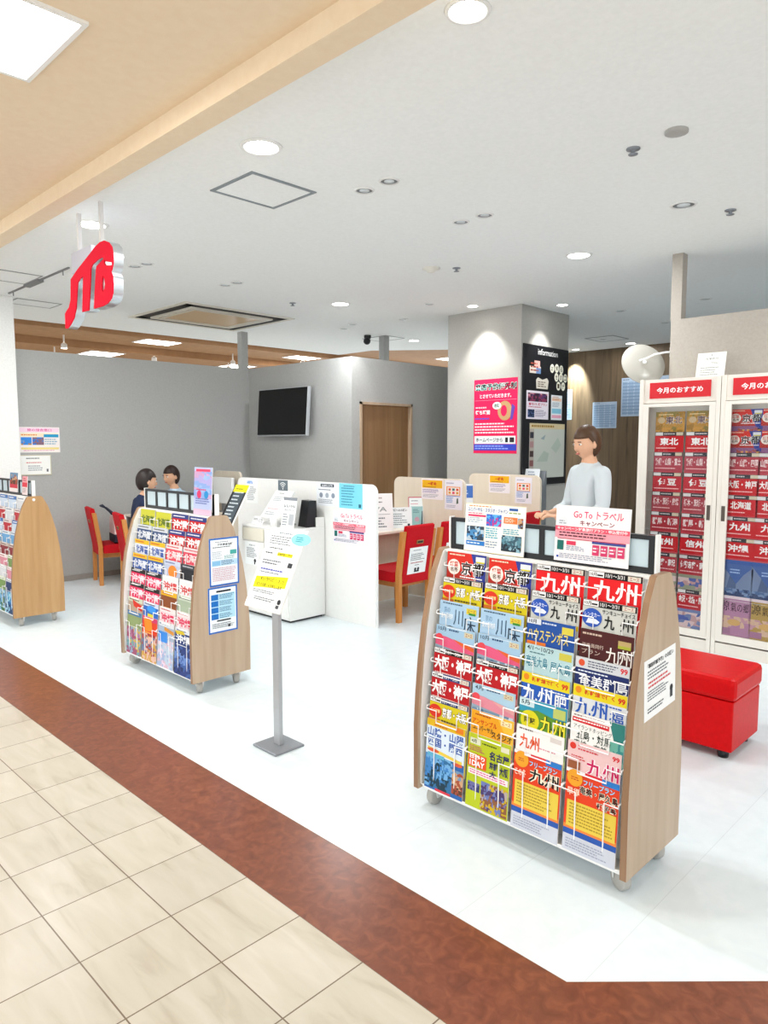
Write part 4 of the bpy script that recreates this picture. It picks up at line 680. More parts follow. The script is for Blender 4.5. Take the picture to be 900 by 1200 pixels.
def pen_stand(x, y, z, label):
    o = empty('pen_stand', (x, y, z), 0, label, 'pen'); MB().lathe([(.0001, 0), (.03, 0), (.026, .012), (.01, .02), (.008, .035), (.0001, .035)], BLACK, 16).build('base', o)
    MB().tube([(0, 0, .03), (.004, 0, .16)], [.005, .0035], BLACK).build('pen', o); o['group'] = 'pens in stands'
pen_stand(-4.755, 5.345, .7205, 'black pen upright in a stand at the desk end'); pen_stand(-4.8, 6.42, .7205, 'black pen upright in a stand on the far desk')

# ------------------------------------------------------------------ red chairs
def make_chair(x, y, rz, label, first=[]):
    if first:
        o = copy_tree(first[0]); o.location = (x, y, 0); o.rotation_euler = (0, 0, rz); o['label'] = label; return o
    o = empty('red_chair', (x, y, 0), rz, label, 'chair', 'red chairs with wooden legs'); first.append(o)
    for s in (-1, 1):
        xa, xb = sorted((s * .172, s * .212))
        MB().prism([(-.215, 0), (-.175, 0), (-.17, .42), (-.225, .80), (-.25, .80), (-.268, .80), (-.212, .42)], xa, xb, CHAIRWOOD, 'x').build('leg', o, .004)
        MB().prism([(.17, 0), (.205, 0), (.215, .36), (.165, .36)], xa, xb, CHAIRWOOD, 'x').build('leg', o, .004)
    MB().box(-.171, -.16, .30, .171, .2, .352, CHAIRWOOD).build('seat_frame', o)
    MB().prism([(-.165, .355), (.225, .355), (.235, .385), (.22, .435), (.19, .45), (-.15, .44), (-.165, .42)], -.225, .225, FABRIC, 'x').build('seat', o, .012)
    MB().prism([(-.165, .345), (-.21, .33), (-.217, .42), (-.286, .84), (-.262, .852), (-.238, .845), (-.16, .43)], -.171, .171, FABRIC, 'x').build('backrest', o, .01)
    T = Matrix.Translation((0, -.262, .70)) @ Matrix.Rotation(R(9.3), 4, 'X')
    h = MB().box(-.042, -.008, -.016, .042, .0, .016, mat('#a98b52', .4, .5), T).box(-.034, -.0085, -.009, .034, .0, .009, BLACK, T).build('hand_slot', o)
    return o
c1 = make_chair(-4.405, 4.63, R(90), 'red chair nearest the wide divider, with a white notice on its back')
c2 = make_chair(-4.405, 5.12, R(90), 'red chair half hidden behind the nearest rack, beside the first notice chair')
make_chair(-4.36, 6.28, R(90), 'red chair at the far desk, only its top showing over the rack')
make_chair(-7.80, 3.57, R(-14), 'red chair by the left wall holding a white and navy bag')
make_chair(-6.95, 3.50, R(-14), 'red chair half hidden behind the middle rack, person sitting on it')
NB = [('l', .2, .86, .8, .92, 1, '#7a8088'), ('l', .1, .5, .9, .78, 5, '#6a7078'), ('l', .12, .38, .86, .46, 1, '#b04a50'), ('l', .36, .3, .66, .35, 1, '#4a4f58'), ('c', .42, .17, .06, '#2c2e32'), ('c', .58, .17, .06, '#2c2e32'), ('r', .36, .06, .64, .12, '#2c2e32')]
nb = note('notice', .235, .24, '#f4f6f6', NB)
for cx, cy, l in ((-4.405, 4.63, 'white notice hung on the back of the first red chair'), (-4.405, 5.12, 'white notice hung on the second red chair, partly hidden by the rack')):
    place('notice', nb, (cx + .2195, cy + .0, .415), Euler((R(90 - -9.3), 0, R(90))), l, 'notice', 'notices on chair backs')
# bag on the left chair
bg = empty('shoulder_bag', (-7.78, 3.60, .4555), R(-14), 'white and navy bag on the red chair by the left wall', 'bag')
MB().prism([(-.15, 0), (.15, 0), (.155, .09), (-.155, .09)], -.07, .07, mat('#1b2233', .6), 'y', T=Matrix.Identity(4)).build('lower_body', bg, .012)
MB().prism([(-.153, .09), (.153, .09), (.13, .27), (.05, .30), (-.1, .29), (-.14, .24)], -.066, .066, mat('#eddcd8', .7), 'y').build('upper_body', bg, .014)
MB().tube([(-.13, 0, .25), (-.17, -.06, .33), (-.12, -.14, .405), (0, -.18, .408), (.12, -.14, .39), (.14, -.05, .31), (.12, 0, .25)], .012, mat('#1b2233', .6), 8).build('strap', bg)
# white monitor on the left desk
mo = empty('computer_monitor', (-7.58, 4.86, .7205), 0, 'white back of a monitor on a low cabinet, left of the black list board', 'monitor')
MB().box(-.21, -.02, .1, .21, .02, .42, WHITE).build('housing', mo, .008); MB().box(-.2, .0201, .11, .2, .022, .41, BLACK).build('screen', mo)
MB().box(-.03, -.012, .01, .03, .012, .1, STEEL).build('neck', mo); MB().box(-.1, -.08, 0, .1, .08, .01, STEEL).build('base', mo, .003)

lc = empty('low_cabinet', (-7.66, 4.84, 0), 0, 'cream low cabinet under the white monitor, behind the middle rack', 'cabinet')
MB().box(-.3, -.13, .03, .3, .13, .72, CREAM).build('body', lc, .004); MB().box(-.27, -.1, 0, .27, .1, .03, DARK).build('plinth', lc)
for x in (-.15, .15): MB().box(x - .14, -.142, .05, x + .14, -.1305, .70, CREAM).build('door', lc, .003)

# ------------------------------------------------------------------ red bench
be = empty('bench', (-1.59, 3.775, 0), 0, 'red box bench beside the nearest rack, in front of the cabinets', 'bench')
MB().box(-.425, -.195, .045, .425, .195, .30, LEATHER).build('body', be, .008)
MB().box(-.435, -.205, .30, .435, .205, .415, LEATHER).build('seat', be, .025)
for x in (-.37, .37):
    for y in (-.14, .14): MB().lathe([(.0001, 0), (.025, 0), (.03, .045), (.0001, .045)], BLACK, 16, Matrix.Translation((x, y, 0))).build('foot', be)

# ------------------------------------------------------------------ brochure cabinets along the right wall
def make_cabinet(x0, x1, label):
    o = empty('brochure_cabinet', ((x0 + x1) / 2, 5.60, 0), 0, label, 'cabinet', 'white brochure cabinets with red headers'); a = (x1 - x0) / 2 - .001
    f, bk = -.19, .185; cw = mat('#efe9df', .4)
    MB().box(-a, bk - .02, .06, a, bk, 2.04, cw).build('back_panel', o)
    for s in (-1, 1):
        p, q = sorted((s * a, s * (a - .03))); MB().box(p, f, .0, q, bk - .021, 2.04, cw).build('side_panel', o, .003)
    MB().box(-a + .031, f + .02, 1.86, a - .031, bk - .021, 2.04, cw).build('header_box', o)
    MB().box(-a + .031, f + .012, .0, a - .031, bk - .021, .085, cw).build('plinth', o)
    MB().box(-a + .031, f + .105, .086, a - .031, f + .115, 1.86, mat('#e2ddd4', .5)).build('display_board', o)
    for k in range(8): MB().box(-a + .032, f + .017 + .0065 * (8 - k), ROWS[k] - .305, a - .032, f + .1049, ROWS[k] - .303, WHITE).build('shelf_lip', o)
    d = MB(); d.box(-a + .0305, f - .001, .1, -a + .075, f + .018, 1.855, cw); d.box(a - .075, f - .001, .1, a - .0305, f + .018, 1.855, cw); d.box(-a + .0751, f - .001, .1, a - .0751, f + .018, .155, cw); d.box(-a + .0751, f - .001, 1.83, a - .0751, f + .018, 1.855, cw)
    dd = d.build('door', o); MB().box(-a + .0751, f + .006, .1551, a - .0751, f + .009, 1.8299, GLASS).build('glass_pane', dd)
    hs = 1 if x1 < -1.9 else -1
    MB().box(hs * (a - .05) - .012, f - .006, .99, hs * (a - .05) + .012, f - .0012, 1.10, mat('#5c524a', .4, .3)).build('handle', dd)
    mb = MB(); mb.box(-a + .075, f + .012, 1.895, a - .075, f + .019, 2.015, mat('#d81a26', .5))
    mb.keep = 1; draw(mb, [('t', '今月のおすすめ', .12, .3, .88, .68, '#ffffff', .02)], 2 * a - .15, .12, Matrix.Translation((-a + .075, f + .0118, 1.895)) @ Matrix.Rotation(R(90), 4, 'X')); mb.build('header_sign', o)
    return o
ROWS = [1.80, 1.645, 1.49, 1.335, 1.185, 1.03, .875, .715, .452]
make_cabinet(-2.555, -1.945, 'white brochure cabinet with red header, left one')
make_cabinet(-1.943, -1.333, 'white brochure cabinet with red header, right one cut by the photo edge')
def C(word, bg='#d01c26', top='#3a3a40', fg='#ffffff', low='#c8505a'): return bg, [('p', 0, .0, 1, .42, [low, '#c9a0a0', '#5a6ab0', '#e0c8c8'], 8, 5), ('r', 0, .9, 1, 1, top), ('r', .02, .91, .28, .99, '#e8e8e8'), ('l', .32, .92, .7, .98, 1, '#d8d8d8'), ('r', .74, .91, .97, .99, '#d8d0b8'), ('t', word, .06 if len(word) > 3 else .18, .66, .94 if len(word) > 3 else .82, .85, fg, .03), ('l', .06, .56, .94, .61, 1, '#ffd8d8'), ('r', 0, .42, 1, .5, low)]
TOH = ('#b98a35', [('p', 0, 0, 1, 1, ['#6a5a2a', '#a0762c', '#c8923a', '#b88a3a', '#8a7a3a'], 10, 12), ('c', .2, .78, .13, '#c8b088', .08), ('o', '東北', .34, .68, .92, .88, '#efe0c8', '#4a2c4a', .06), ('l', .1, .9, .8, .95, 1, '#f0dca8')])
KY2 = A_kyoto(); PEAK = ('#4a6aa8', [('p', 0, .0, 1, .4, ['#3a4a70', '#54709c', '#7a92b8'], 10, 6), ('g', [(0, .3), (.0, .9), (.3, .62), (.5, .42), (.72, .66), (1, .86), (1, .3)], '#7a8cae'), ('g', [(.3, .62), (.5, .42), (.5, .3), (.2, .3)], '#54688c'), ('l', .3, .66, .75, .8, 2, '#a8c8ee'), ('r', .0, .9, 1, 1, '#3f62a8')])
GEN = lambda b: (b, [('p', 0, .12, 1, .5, [b, '#d8b8a0', '#c89aa8'], 8, 5), ('t', '源', .06, .62, .34, .9, '#2a1c24', 0), ('t', '氣の郷', .38, .62, .94, .84, '#2a1c24', 0), ('r', 0, .93, 1, 1, '#e8d8e0'), ('c', .5, .35, .2, '#d8b070', .08), ('r', .04, .05, .4, .2, '#a87a98')])
CAB1 = [(TOH, 'ochre Tohoku brochure'), (C('東北'), 'red Tohoku brochure'), (C('箱根・山梨・富士', '#b84a58', fg='#f6e0e0'), 'dusky red Hakone and Fuji brochure'), (C('伊豆', '#c83440'), 'red Izu brochure'), (C('栃木・茨城・房総', '#b04550', fg='#f6e0e0'), 'dusky red Tochigi and Ibaraki brochure'), (C('群馬・新潟', '#b83440', fg='#f6e4e4'), 'dusky red Gunma and Niigata brochure'), (C('信州'), 'red Shinshu brochure'), (C('伊勢志摩・南紀', '#bb3a44', low='#9aa08a'), 'red Ise-Shima brochure with grey photos'), (C('金沢・北陸・飛騨', '#c42a34', low='#7a8ab8'), 'red full-length Kanazawa brochure')]
CAB2 = [(KY2, 'red and blue Kyoto brochure'), (KY2, 'red and blue Kyoto brochure'), (C('山陽・山陰・四国', '#b83a48', fg='#f6e0e0'), 'dusky red San-yo brochure'), (C('大阪・神戸'), 'red Osaka and Kobe brochure'), (C('北海道'), 'bright red Hokkaido brochure'), (C('九州'), 'bright red Kyushu brochure'), (C('沖縄'), 'red Okinawa brochure'), (PEAK, 'blue mountain brochure'), (GEN('#b888a8'), 'mauve full-length brochure with brush lettering')]
CX = [-2.338, -2.1, -1.791, -1.578]
ROWN = ['top', 'second', 'third', 'fourth', 'fifth', 'sixth', 'seventh', 'eighth', 'bottom']
for ci, (tab, xs, nm) in enumerate(((CAB1, (CX[0], CX[1]), 'left cabinet'), (CAB2, (CX[2], CX[3]), 'right cabinet'))):
    for k, (spec, desc) in enumerate(tab):
        for c, x in enumerate(xs):
            sp = GEN('#b89a58') if (ci and k == 8 and c) else spec
            if ci and k == 8 and c: desc = 'olive full-length brochure with brush lettering'
            th = R(1.6); zt = ROWS[k] - .005
            yy = 5.41 + .0325 + .0015 * 0 + .297 * math.sin(th) * 0
            place('brochure', cov(sp), (x, 5.43 + .0065 * (8 - k), zt - .297), lean(1), f'{desc}, {"left" if c == 0 else "right"} column, {ROWN[k]} row of the {nm}', 'brochure', 'brochures in the white cabinets').scale = (1.1, 1, 1)
# certificate on top of the cabinets
place('certificate', note('certificate', .21, .20, '#e9e5de', [('r', .03, .03, .97, .97, '#efece6'), ('c', .5, .9, .025, '#8a8a84'), ('t', '営業許可', .3, .72, .74, .8, '#4a4a48', .0), ('l', .5, .55, .85, .64, 2, '#8a8a86'), ('l', .15, .1, .85, .46, 4, '#9a9a94')], .004), (-2.11, 5.62, 2.041), lean(12), 'white framed certificate standing on the cabinets', 'certificate')

# ------------------------------------------------------------------ pillar, information board, walls
PXR = -4.5255; YF = 6.6985
PINK = '#ea1f5a'
POST = [('r', 0, .84, 1, .94, '#e0305c'), ('o', '来店予約優先制', .02, .845, .98, .945, '#a8e6dc', '#1d1418', .09), ('t', 'とさせていただきます。', .14, .745, .86, .8, '#ffe6ee', .03), ('r', .02, .715, .98, .718, '#ffb0c4'), ('l', .04, .6, .4, .64, 1, '#ffd0dc'), ('t', '待ち時間', .04, .525, .38, .585, '#ffffff', .03), ('l', .03, .45, .5, .49, 1, '#4a5ad8'), ('l', .03, .26, .96, .42, 4, '#ffe6ee'), ('r', .02, .13, .97, .235, '#e8eeee'), ('t', 'ホームページから', .06, .155, .68, .21, '#2a2a30', .02), ('r', .74, .15, .8, .215, '#1d1d20'), ('r', .84, .15, .94, .215, '#2a2a30'), ('r', .01, .04, .99, .125, '#3a4ac8'), ('l', .04, .05, .9, .115, 2, '#9ab0ff'),
        ('c', .72, .57, .16, '#caa070', .13), ('c', .70, .57, .07, PINK, .075), ('g', [(.84, .44), (.9, .46), (.95, .62), (.88, .66)], '#6a4ab0'), ('c', .54, .64, .1, '#eef2f0', .05), ('t', '店頭', .48, .615, .61, .665, '#2a6a4a', .03)]
place('poster', note('poster', .60, .84, PINK, POST, .0015), (-4.86, YF, 1.44), FACE_CORRIDOR, 'bright pink poster on the front of the grey pillar', 'poster')
ib = empty('information_board', (PXR, 7.19, 0), 0, 'tall black board headed information on the right face of the pillar', 'notice board')
MB().box(0, -.465, 1.08, .02, .465, 2.645, mat('#16161a', .4)).build('board', ib, .003)
TB = Matrix.Translation((.0204, -.465, 1.08)) @ FACE_RIGHT.to_matrix().to_4x4()
mb = MB(); mb.keep = 1
marks = [('t', 'information', .3, .935, .74, .978, '#e6e6e6', .0)]
for i, (u, v, ch) in enumerate(((.62, .85, 'お'), (.725, .855, '知'), (.83, .85, 'ら'), (.72, .79, 'せ'), (.825, .79, 'の'), (.93, .79, 'コ'), (.77, .727, 'ー'), (.88, .727, 'ナ'))): marks += [('c', u, v, .047, '#f0eedd', .032), ('t', ch, u - .024, v - .018, u + .024, v + .018, '#4a4030', .02)]
marks += [('r', .12, .80, .36, .85, '#d8cfc4'), ('r', .22, .84, .34, .89, '#e8b0a8'), ('r', .26, .80, .36, .84, '#6a8ab8'), ('l', .14, .81, .34, .88, 3, '#a04a3a'), ('g', [(.27, .695), (.52, .695), (.54, .755), (.5, .775), (.4, .76), (.3, .775), (.26, .755)], '#d4cec2'), ('l', .3, .705, .5, .75, 3, '#6a5a4a')]
draw(mb, marks, .93, 1.565, TB); mb.build('print', ib)
xi = PXR + .0225
place('poster', note('poster', .45, .315, '#ece4ee', [('p', .06, .62, .94, .92, ['#3a2438', '#8a3a5a', '#5a3a6a', '#c88a9a'], 9, 4), ('t', '着付け体験プラン', .1, .48, .94, .58, '#c01c4a', .02), ('l', .1, .4, .9, .46, 1, '#c01c4a'), ('p', .06, .06, .36, .34, ['#1d2a4a', '#5a6a9a', '#2a3a5a'], 6, 6), ('l', .4, .08, .92, .34, 5, '#8a7a9a')]), (xi, 7.01, 1.825), FACE_RIGHT, 'purple white poster on the lower left of the information board', 'poster')
place('poster', note('poster', .235, .285, '#e8ecf0', [('r', .06, .76, .94, .88, '#f0d0b8'), ('l', .1, .78, .9, .96, 3, '#c88a6a'), ('l', .1, .52, .9, .72, 3, '#8a98a8'), ('r', .06, .26, .94, .46, '#8ac8e0'), ('r', .06, .08, .94, .2, '#eaa8c0')]), (xi, 7.41, 1.825), FACE_RIGHT, 'narrow pastel poster on the information board', 'poster')
place('map_poster', note('map_poster', .74, .62, '#c9cdc4', [('r', .0, .9, 1, 1, '#d8c8a0'), ('l', .05, .91, .95, .99, 1, '#a8823a'), ('r', 0, 0, .12, .9, '#b8aea4')] + [('r', .01, .05 + .17 * i, .11, .16 + .17 * i, c) for i, c in enumerate(('#3a3438', '#8a5a5a', '#4a3a3a', '#b08a8a', '#3a3a44'))] + [('g', [(.2, .3), (.4, .5), (.55, .45), (.5, .3)], '#b4c0b4'), ('g', [(.3, .72), (.44, .8), (.4, .7)], '#9aaab0'), ('g', [(.6, .55), (.8, .75), (.9, .6), (.75, .45)], '#b8c4b8')]), (xi, 7.23, 1.16), FACE_RIGHT, 'pale map poster at the foot of the information board', 'map')
# leaflet rack leaning at the pillar foot
lr = empty('leaflet_rack', (-4.40, 6.80, 0), R(10), 'grey leaflet rack at the corner of the pillar', 'leaflet rack')
MB().prism([(-.1, 0), (.1, 0), (.1, 1.25), (.07, 1.25), (-.08, .7)], -.11, .11, mat('#8a9096', .4, .3), 'x').build('body', lr)
for z, yy in ((1.0, .0), (.76, -.05)): MB().box(-.11, yy - .06, z, .11, yy - .045, z + .07, STEEL).build('pocket', lr)
place('leaflet', note('leaflet', .17, .22, '#e8edf2', [('r', .1, .05, .9, .35, '#4a8ac8'), ('l', .2, .5, .8, .9, 3, '#8a98b0')]), (-4.41, 6.76, 1.06), lean(14, 10), 'white and blue leaflet, upper one in the pillar leaflet rack', 'leaflet')
place('leaflet', note('leaflet', .17, .22, '#8a4a2a', [('p', 0, .2, 1, 1, ['#3a2418', '#b06a2a', '#e0a04a'], 5, 5), ('r', 0, 0, 1, .2, '#e6e6e6')]), (-4.40, 6.70, .82), lean(14, 10), 'brown leaflet, lower one in the pillar leaflet rack', 'leaflet')
# television on the grey wall
tv = empty('television', (-7.30, 5.675, 1.945), 0, 'black flat television tilted slightly on the grey rear wall', 'television')
TT = Matrix.Translation((0, -.11, 0)) @ Matrix.Rotation(R(-4), 4, 'X')
MB().box(-.505, -.018, -.30, .505, .03, .30, mat('#b9bcc0', .35, .4), TT).build('housing', tv, .005)
MB().box(-.494, -.0195, -.285, .494, -.0185, .29, mat('#07080a', .15), TT).build('screen', tv)
MB().box(-.12, -.09, -.1, .12, -.002, .1, BLACK).build('wall_bracket', tv)
# posters on the left wall
xl = -8.184
place('poster', note('poster', .425, .275, '#f4ece8', [('r', .02, .8, .98, .97, '#f8d8e8'), ('t', '旅の総合窓口', .2, .83, .8, .94, '#e0509a', .02), ('r', .03, .62, .97, .76, '#f6e4c8'), ('l', .05, .64, .6, .74, 1, '#e08a3a'), ('p', .04, .3, .3, .6, ['#b08a5a', '#6aa0d8', '#3a8ae0'], 4, 4), ('p', .32, .3, .6, .6, ['#8a6a7a', '#6a80b8', '#3a7ad0'], 4, 4), ('r', .6, .6, .97, .72, '#2a9ac8'), ('l', .62, .3, .95, .56, 3, '#8ab0c8'), ('r', .04, .12, .97, .2, '#f0dc8a'), ('l', .1, .06, .9, .1, 1, '#e0509a')]), (xl, 2.94, 1.455), FACE_RIGHT, 'colourful poster with two blue photos on the left wall', 'poster')
place('certificate', note('certificate', .325, .22, '#c9c4a8', [('r', .03, .04, .97, .96, '#f4f4f0'), ('l', .2, .78, .8, .88, 1, '#4a4f58'), ('l', .2, .58, .8, .66, 1, '#d0404a'), ('l', .25, .2, .8, .5, 3, '#9aa0a8'), ('r', .84, .16, .9, .3, '#6a6a70')], .008), (xl + .008, 2.885, 1.21), FACE_RIGHT, 'gold framed white certificate on the left wall below the colourful poster', 'certificate')
# sheets on the wooden wall
BLU = [('r', 0, 0, 1, 1, '#aebfd2')] + [('r', .04 + .24 * i, .04, .24 + .24 * i, .9, '#94aac4') for i in range(4)] + [('l', .06, .05 + .085 * i, .95, .12 + .085 * i, 1, '#7890ac') for i in range(10)] + [('l', .06, .93, .4, .97, 1, '#4a5a70')]
yw = 10.7985
place('timetable', note('timetable', .42, .60, '#aebfd2', BLU), (-5.19, yw, 1.98), FACE_CORRIDOR, 'large pale blue timetable on the wooden wall beside the cabinets', 'timetable')
place('timetable', note('timetable', .42, .42, '#b4c4d6', BLU), (-5.68, yw, 1.80), FACE_CORRIDOR, 'smaller pale blue timetable on the wooden wall, left of the large one', 'timetable')
place('timetable', note('timetable', .3, .5, '#aebfd2', BLU), (-6.42, yw, 1.95), FACE_CORRIDOR, 'narrow pale blue timetable at the left end of the wooden wall', 'timetable')
place('timetable', note('timetable', .3, .42, '#b4c4d6', BLU), (-4.75, yw, 2.16), FACE_CORRIDOR, 'pale blue timetable on the wooden wall behind the round dish', 'timetable')
# translucent round dish on a bent arm
ds = empty('round_dish', (-2.50, 5.86, 2.29), 0, 'pale translucent round dish on a bent white arm at the end of the cabinet wall', 'dish')
DM = nodes('frosted_plastic')[0]; b_ = DM.node_tree.nodes['Principled BSDF']; b_.inputs['Base Color'].default_value = lin('#c4c0b6'); b_.inputs['Roughness'].default_value = .25; b_.inputs['Transmission Weight'].default_value = .25
DT = Matrix.Translation((-.19, -.11, -.085)) @ Euler((R(68), R(0), R(48))).to_matrix().to_4x4() @ Matrix.Diagonal((1.12, 1.12, .5, 1))
MB().lathe([(.0001, .055), (.05, .05), (.1, .034), (.14, .012), (.158, -.008), (.162, -.012), (.158, -.015), (.14, .006), (.1, .028), (.05, .044), (.0001, .049)], DM, 40, DT).build('dish', ds)
MB().lathe([(.0001, .066), (.014, .064), (.016, .054), (.0001, .05)], WHITE, 16, DT).build('hub', ds)
MB().tube([(0, -.0, 0), (-.03, -.05, -.002), (-.09, -.13, -.02), (-.14, -.16, -.05), (-.19 - .01, -.11 - .055, -.085 + .02)], .008, WHITE, 10).build('arm', ds)
MB().box(-.012, -.03, -.04, 0, .03, .04, WHITE).build('wall_plate', ds, .004)

# ------------------------------------------------------------------ people
SKINC = mat('#d9a98a', .55, 0, .3)
def skin_mesh(name, J, edges, m, root, sub=2):
    """J: {joint: (x, y, z, radius)} grown into one continuous surface"""
    ks = list(J); me = bpy.data.meshes.new(name); me.from_pydata([J[k][:3] for k in ks], [(ks.index(a), ks.index(b)) for a, b in edges], [])
    o = bpy.data.objects.new(name, me); COL.objects.link(o)
    o.modifiers.new('skin', 'SKIN').use_smooth_shade = True
    for i, k in enumerate(ks):
        sv = me.skin_vertices[0].data[i]; r = J[k][3]; sv.radius = (r, r) if isinstance(r, (int, float)) else r; sv.use_root = (k == root)
    s = o.modifiers.new('subdivision', 'SUBSURF'); s.levels = s.render_levels = sub
    dg = bpy.context.evaluated_depsgraph_get(); out = bpy.data.meshes.new_from_object(o.evaluated_get(dg))
    bpy.data.objects.remove(o); out.materials.clear(); out.materials.append(m)
    for p in out.polygons: p.material_index = 0
    return out
def add_mesh(mb, me, m, T=None): mb.add([tuple(v.co) for v in me.vertices], [tuple(p.vertices) for p in me.polygons], m, T, True)
def chain(*n): return list(zip(n[:-1], n[1:]))
def head_shape(mb, T):
    """skull, jaw, nose, ears: face looks along +y of the head frame, origin at the head centre"""
    n = 24; vs, fs = [], []; h = 16
    for i in range(h + 1):
        a = math.pi * i / h
        for k in range(n):
            p = 2 * math.pi * k / n; x, y, z = math.sin(a) * math.cos(p), math.sin(a) * math.sin(p), math.cos(a)
            w = .076 * (1 - .28 * max(0, -z) ** 1.5); d = .096 * (1 - (.16 * max(0, -z) if y > 0 else .32 * max(0, -z)))
            vs.append((x * w, y * d + (.012 * max(0, -z)), z * (.118 if z > 0 else .115)))
    for i in range(h):
        for k in range(n): fs.append((i * n + k, (i + 1) * n + k, (i + 1) * n + (k + 1) % n, i * n + (k + 1) % n))
    mb.add(vs, fs, SKINC, T, True)
    mb.ball((0, .094, -.022), (.013, .02, .022), SKINC, 12, T)
    for s in (-1, 1): mb.ball((s * .076, -.004, -.012), (.011, .02, .03), SKINC, 12, T)
def person(name, loc, rz, label, J, hd, shirt, pants, hair, shoes, sleeve=1):
    """J joints of the body, hd = (head position, yaw, pitch)"""
    o = empty(name, loc, rz, label, 'person')
    E_ = chain('pelvis', 'belly', 'chest', 'neckbase', 'neck', 'headbase')
    for s in 'LR': E_ += chain('chest', 'sh' + s, 'el' + s, 'wr' + s, 'palm' + s) + chain('pelvis', 'hip' + s, 'kn' + s, 'an' + s, 'toe' + s)
    mb = MB(); mb.keep = 1
    add_mesh(mb, skin_mesh('body', J, E_, SKINC, 'pelvis'), SKINC)
    for s in 'LR':                       # five fingers rooted in the palm
        P = Vector(J['palm' + s][:3]); Wv = Vector(J['wr' + s][:3]); f = (P - Wv).normalized(); side = f.cross(Vector((0, 0, 1))).normalized(); dn = side.cross(f).normalized()
        if dn.z > 0: dn = -dn
        for i, (off, ln) in enumerate(((-.03, .062), (-.011, .072), (.009, .068), (.027, .054))):
            a = P + side * off - f * .01; b = a + f * (ln * .55 + .02) ; c = b + f * ln * .3 + dn * ln * .25; d = c + f * ln * .1 + dn * ln * .3
            mb.tube([a, b, c, d], [.0095, .009, .008, .006], SKINC, 8)
        k = -1 if s == 'L' else 1
        a = P - f * .035 + side * k * -.02; b = a + f * .03 + side * k * -.03; mb.tube([a, b, b + f * .028 + side * k * -.004], [.012, .010, .007], SKINC, 8)
    H = Matrix.Translation(hd[0]) @ Euler((R(hd[2]), 0, R(hd[1]))).to_matrix().to_4x4()
    head_shape(mb, H)
    body = mb.build('body', o); rm = body.modifiers.new('fuse', 'REMESH'); rm.mode = 'VOXEL'; rm.voxel_size = .006; rm.use_smooth_shade = True
    def grow(j, f, add): q = J[j]; return q[:3] + (tuple(r * f + add for r in q[3]) if isinstance(q[3], tuple) else q[3] * f + add,)
    sj = {k: grow(k, 1.05, .012) for k in ('belly', 'chest', 'shL', 'shR', 'elL', 'elR')}; sj['pelvis'] = J['pelvis'][:3] + (tuple(r * 1.03 + .012 for r in J['pelvis'][3]) if isinstance(J['pelvis'][3], tuple) else J['pelvis'][3] + .014,)
    nb_ = J['neckbase']; sj['neckbase'] = nb_[:3] + (nb_[3] + .022,); sj['collar'] = (nb_[0], nb_[1] + .004, nb_[2] + .035, nb_[3] + .004)
    se = chain('pelvis', 'belly', 'chest', 'neckbase', 'collar')
    for s in 'LR':
        a, b = Vector(J['el' + s][:3]), Vector(J['wr' + s][:3]); e = a.lerp(b, .75 if sleeve else .2); sj['cuff' + s] = tuple(e) + (J['wr' + s][3] + .016,); se += chain('chest', 'sh' + s, 'el' + s, 'cuff' + s)
    so_ = bpy.data.objects.new('shirt', skin_mesh('shirt', sj, se, mat(shirt, .75, 0, .2), 'pelvis')); COL.objects.link(so_); so_.parent = o
    tj = {'pelvis': J['pelvis'][:3] + ((tuple(r * 1.0 + .009 for r in J['pelvis'][3])) if isinstance(J['pelvis'][3], tuple) else J['pelvis'][3] + .01,)}; te = []
    for s in 'LR':
        for k in ('hip', 'kn', 'an'): tj[k + s] = grow(k + s, 1.05, .012)
        te += chain('pelvis', 'hip' + s, 'kn' + s, 'an' + s)
    to_ = bpy.data.objects.new('trousers', skin_mesh('trousers', tj, te, mat(pants, .8, 0, .2), 'pelvis')); COL.objects.link(to_); to_.parent = o
    for s in 'LR':
        a, t = Vector(J['an' + s][:3]), Vector(J['toe' + s][:3]); d = (t - a); d.z = 0; d.normalize(); q = a + d * .07
        ang = math.atan2(d.y, d.x); MB().ball((0, 0, 0), (.135, .05, .045), mat(shoes, .4), 16, Matrix.Translation((q.x, q.y, a.z - .032)) @ Matrix.Rotation(ang, 4, 'Z')).build('shoe', o)
    # hair: a cap over crown, back and sides with a fringe, open at the face
    hb = MB(); n, h = 28, 14; vs, fs = [], []
    for i in range(h + 1):
        a = math.pi * .80 * i / h
        for k in range(n):
            p = 2 * math.pi * k / n; y = math.sin(p); a2 = a * ((.50 + .0 * y) if y > .35 else (.62 if y > .1 else 1.0)); x, yy, z = math.sin(a2) * math.cos(p), math.sin(a2) * math.sin(p), math.cos(a2)
            vs.append((x * .086, yy * .106 - .008, z * .128 + .004))
    for i in range(h):
        for k in range(n): fs.append((i * n + k, (i + 1) * n + k, (i + 1) * n + (k + 1) % n, i * n + (k + 1) % n))
    hb.add(vs, fs, mat(hair, .45), H, True); ho = hb.build('hair', o); sd = ho.modifiers.new('thickness', 'SOLIDIFY'); sd.thickness = .012
    for s in (-1, 1):
        e = MB().ball((s * .031, .084, .004), (.013, .008, .007), mat('#f2efea', .3), 12, H); e.ball((s * .031, .0905, .004), (.0055, .003, .0055), mat('#2a1d16', .3), 10, H).build('eye', o)
        MB().box(s * .031 - .016, .086, .020, s * .031 + .016, .092, .025, mat(hair, .6), H).build('eyebrow', o)
    MB().ball((0, .09, -.062), (.022, .008, .006), mat('#b8665c', .45), 12, H).build('mouth', o)
    return o
